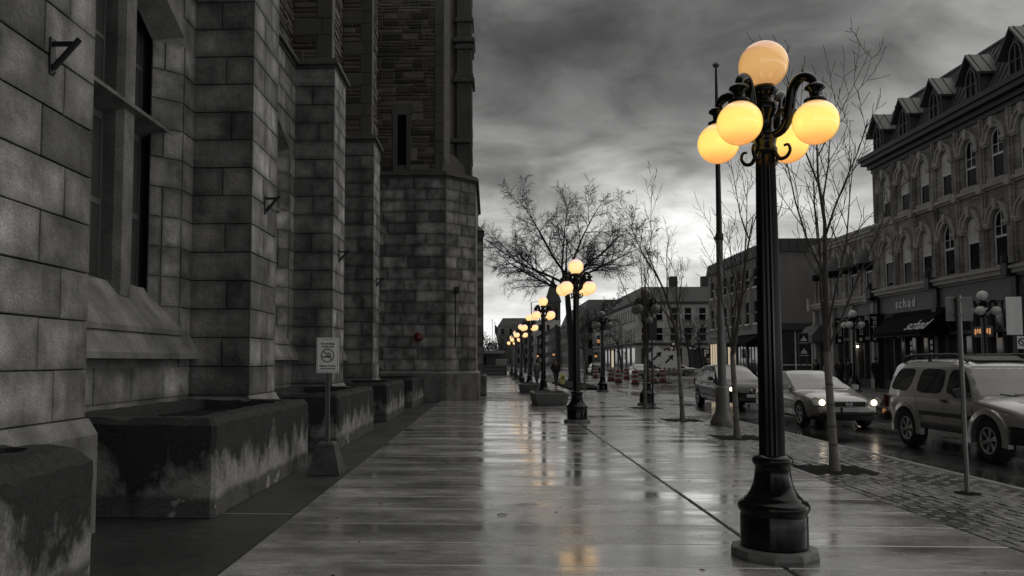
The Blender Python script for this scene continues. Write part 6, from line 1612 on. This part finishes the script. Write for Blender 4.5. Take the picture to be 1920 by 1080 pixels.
pn = MB().box(x-.17, x+.17, y-.07, y-.06, 2.05, 2.5, .004).build('sign_plate', 'sign_white', t)
m = MB()
for k in range(20):
    a, b = 2*math.pi*k/20, 2*math.pi*(k+1)/20
    m.prism([(x+.14*math.cos(a), 2.30+.14*math.sin(a)), (x+.14*math.cos(b), 2.30+.14*math.sin(b)), (x+.10*math.cos(b), 2.30+.10*math.sin(b)), (x+.10*math.cos(a), 2.30+.10*math.sin(a))], lambda a, b, d: (a, d, b), y-.08, y-.071)
m.prism([(x-.09, 2.36), (x-.06, 2.39), (x+.09, 2.24), (x+.06, 2.21)], lambda a, b, d: (a, d, b), y-.079, y-.071); m.build('symbol', 'letter_dark', pn)
x, y = ony(1324, 664, 80).x, 80
t = thing('parking_sign', 'small dark parking sign with a pale letter P near the far corner', 'sign', (x, y, 0))
MB().tube([(x, y, 0), (x, y, 2.9)], .04, 6).build('post', 'iron', t); pn = MB().box(x-.42, x+.42, y-.06, y-.03, 1.95, 2.85, .02).build('panel', 'shop_black', t)
text_mesh('P', .95, 'letter', lambda a, b, c: (x+a, y-.064-c, 2.4+b), parent=pn, ext=.003, off=.02)
p = onx(1850, 622, FX-.1)
t = thing('lit_shop_sign', 'small glowing amber sign in the shop window at the right', 'sign', (FX-.2, p.y, p.z))
MB().box(FX-.28, FX-.23, p.y-.75, p.y+.75, p.z-.26, p.z+.26, .02).build('panel', 'shop_grey', t)
m = MB()
for k in range(7): m.box(FX-.30, FX-.285, p.y-.6+k*.18, p.y-.50+k*.18, p.z-.12+.04*(k % 3), p.z+.14)
m.build('glow', 'signal_amber', t)
# signals and street lights far off
for k, (u, v, y, sx) in enumerate(((1122, 640, 112, 1), (1117, 668, 150, 1), (1038, 665, 160, -1), (1008, 668, 170, -1))):
    p = ony(u, v, y); x, z = p.x, p.z
    t = thing('traffic_signal', ['distant hanging signal with an amber light by the farther kerb lamp', 'distant glowing signal right of the second lamp', 'tiny amber light between the lit lamps, the right one', 'tiny amber light between the lit lamps, the left one'][k], 'traffic light', (x, y, 0), 'far traffic lights')
    MB().tube([(x+1.6, y, -.1), (x+1.6, y, z+.8), (x, y, z+.8)], .07, 6).build('mast', 'iron', t); MB().box(x-.22, x+.22, y-.15, y+.15, z-.6, z+.8, .04).build('housing', 'iron', t)
    MB().sphere((x, y-.15, z), .24, 10, 6).build('lens', 'signal_amber', t)
x, y = ony(997, 690, 90).x, 90; zt = ony(997, 567, 90).z
t = thing('street_light', 'thin tall street light with a short arm above the lamp row', 'street light', (x, y, 0))
MB().tube([(x, y, 0), (x, y, zt)], [.09, .05], 8).build('mast', 'iron', t); MB().tube([(x, y, zt), (x+.9, y, zt+.12)], .035, 6).build('arm', 'iron', t); MB().box(x+.8, x+1.5, y-.12, y+.12, zt+.02, zt+.18, .04).build('head', 'iron', t)
m = None
# fallen twigs and litter on the wet walk
for k, (u, v, lab) in enumerate(((941, 966, 'small dark twig lying on the wet sidewalk'),)):
    p = ground(u, v); t = MB(); t.tube([(p.x-.05, p.y, .006), (p.x, p.y+.01, .012), (p.x+.06, p.y-.005, .006)], [.004, .006, .003], 5); tag(t.build('twig', 'bark_dark'), lab, 'twig')

lv = MB(); rl = random.Random(3)
for k in range(110):
    x = rl.uniform(-2.9, 6.4); y = 4.5+22*rl.random()**1.6; a = rl.random()*6.28; q = rl.uniform(.012, .035); c_, s__ = math.cos(a)*q, math.sin(a)*q
    z = .004 if x < XB else .006
    lv.add([(x-c_, y-s__, z), (x+s__*.5, y-c_*.5, z+.004+.006*rl.random()), (x+c_, y+s__, z+.003), (x-s__*.5, y+c_*.5, z+.002)], [(0, 1, 2), (0, 2, 3)])
tag(lv.build('fallen_leaves', 'bark_dark', fix=False), 'scattered small dark leaves and bits on the wet paving', 'leaves', kind='stuff')
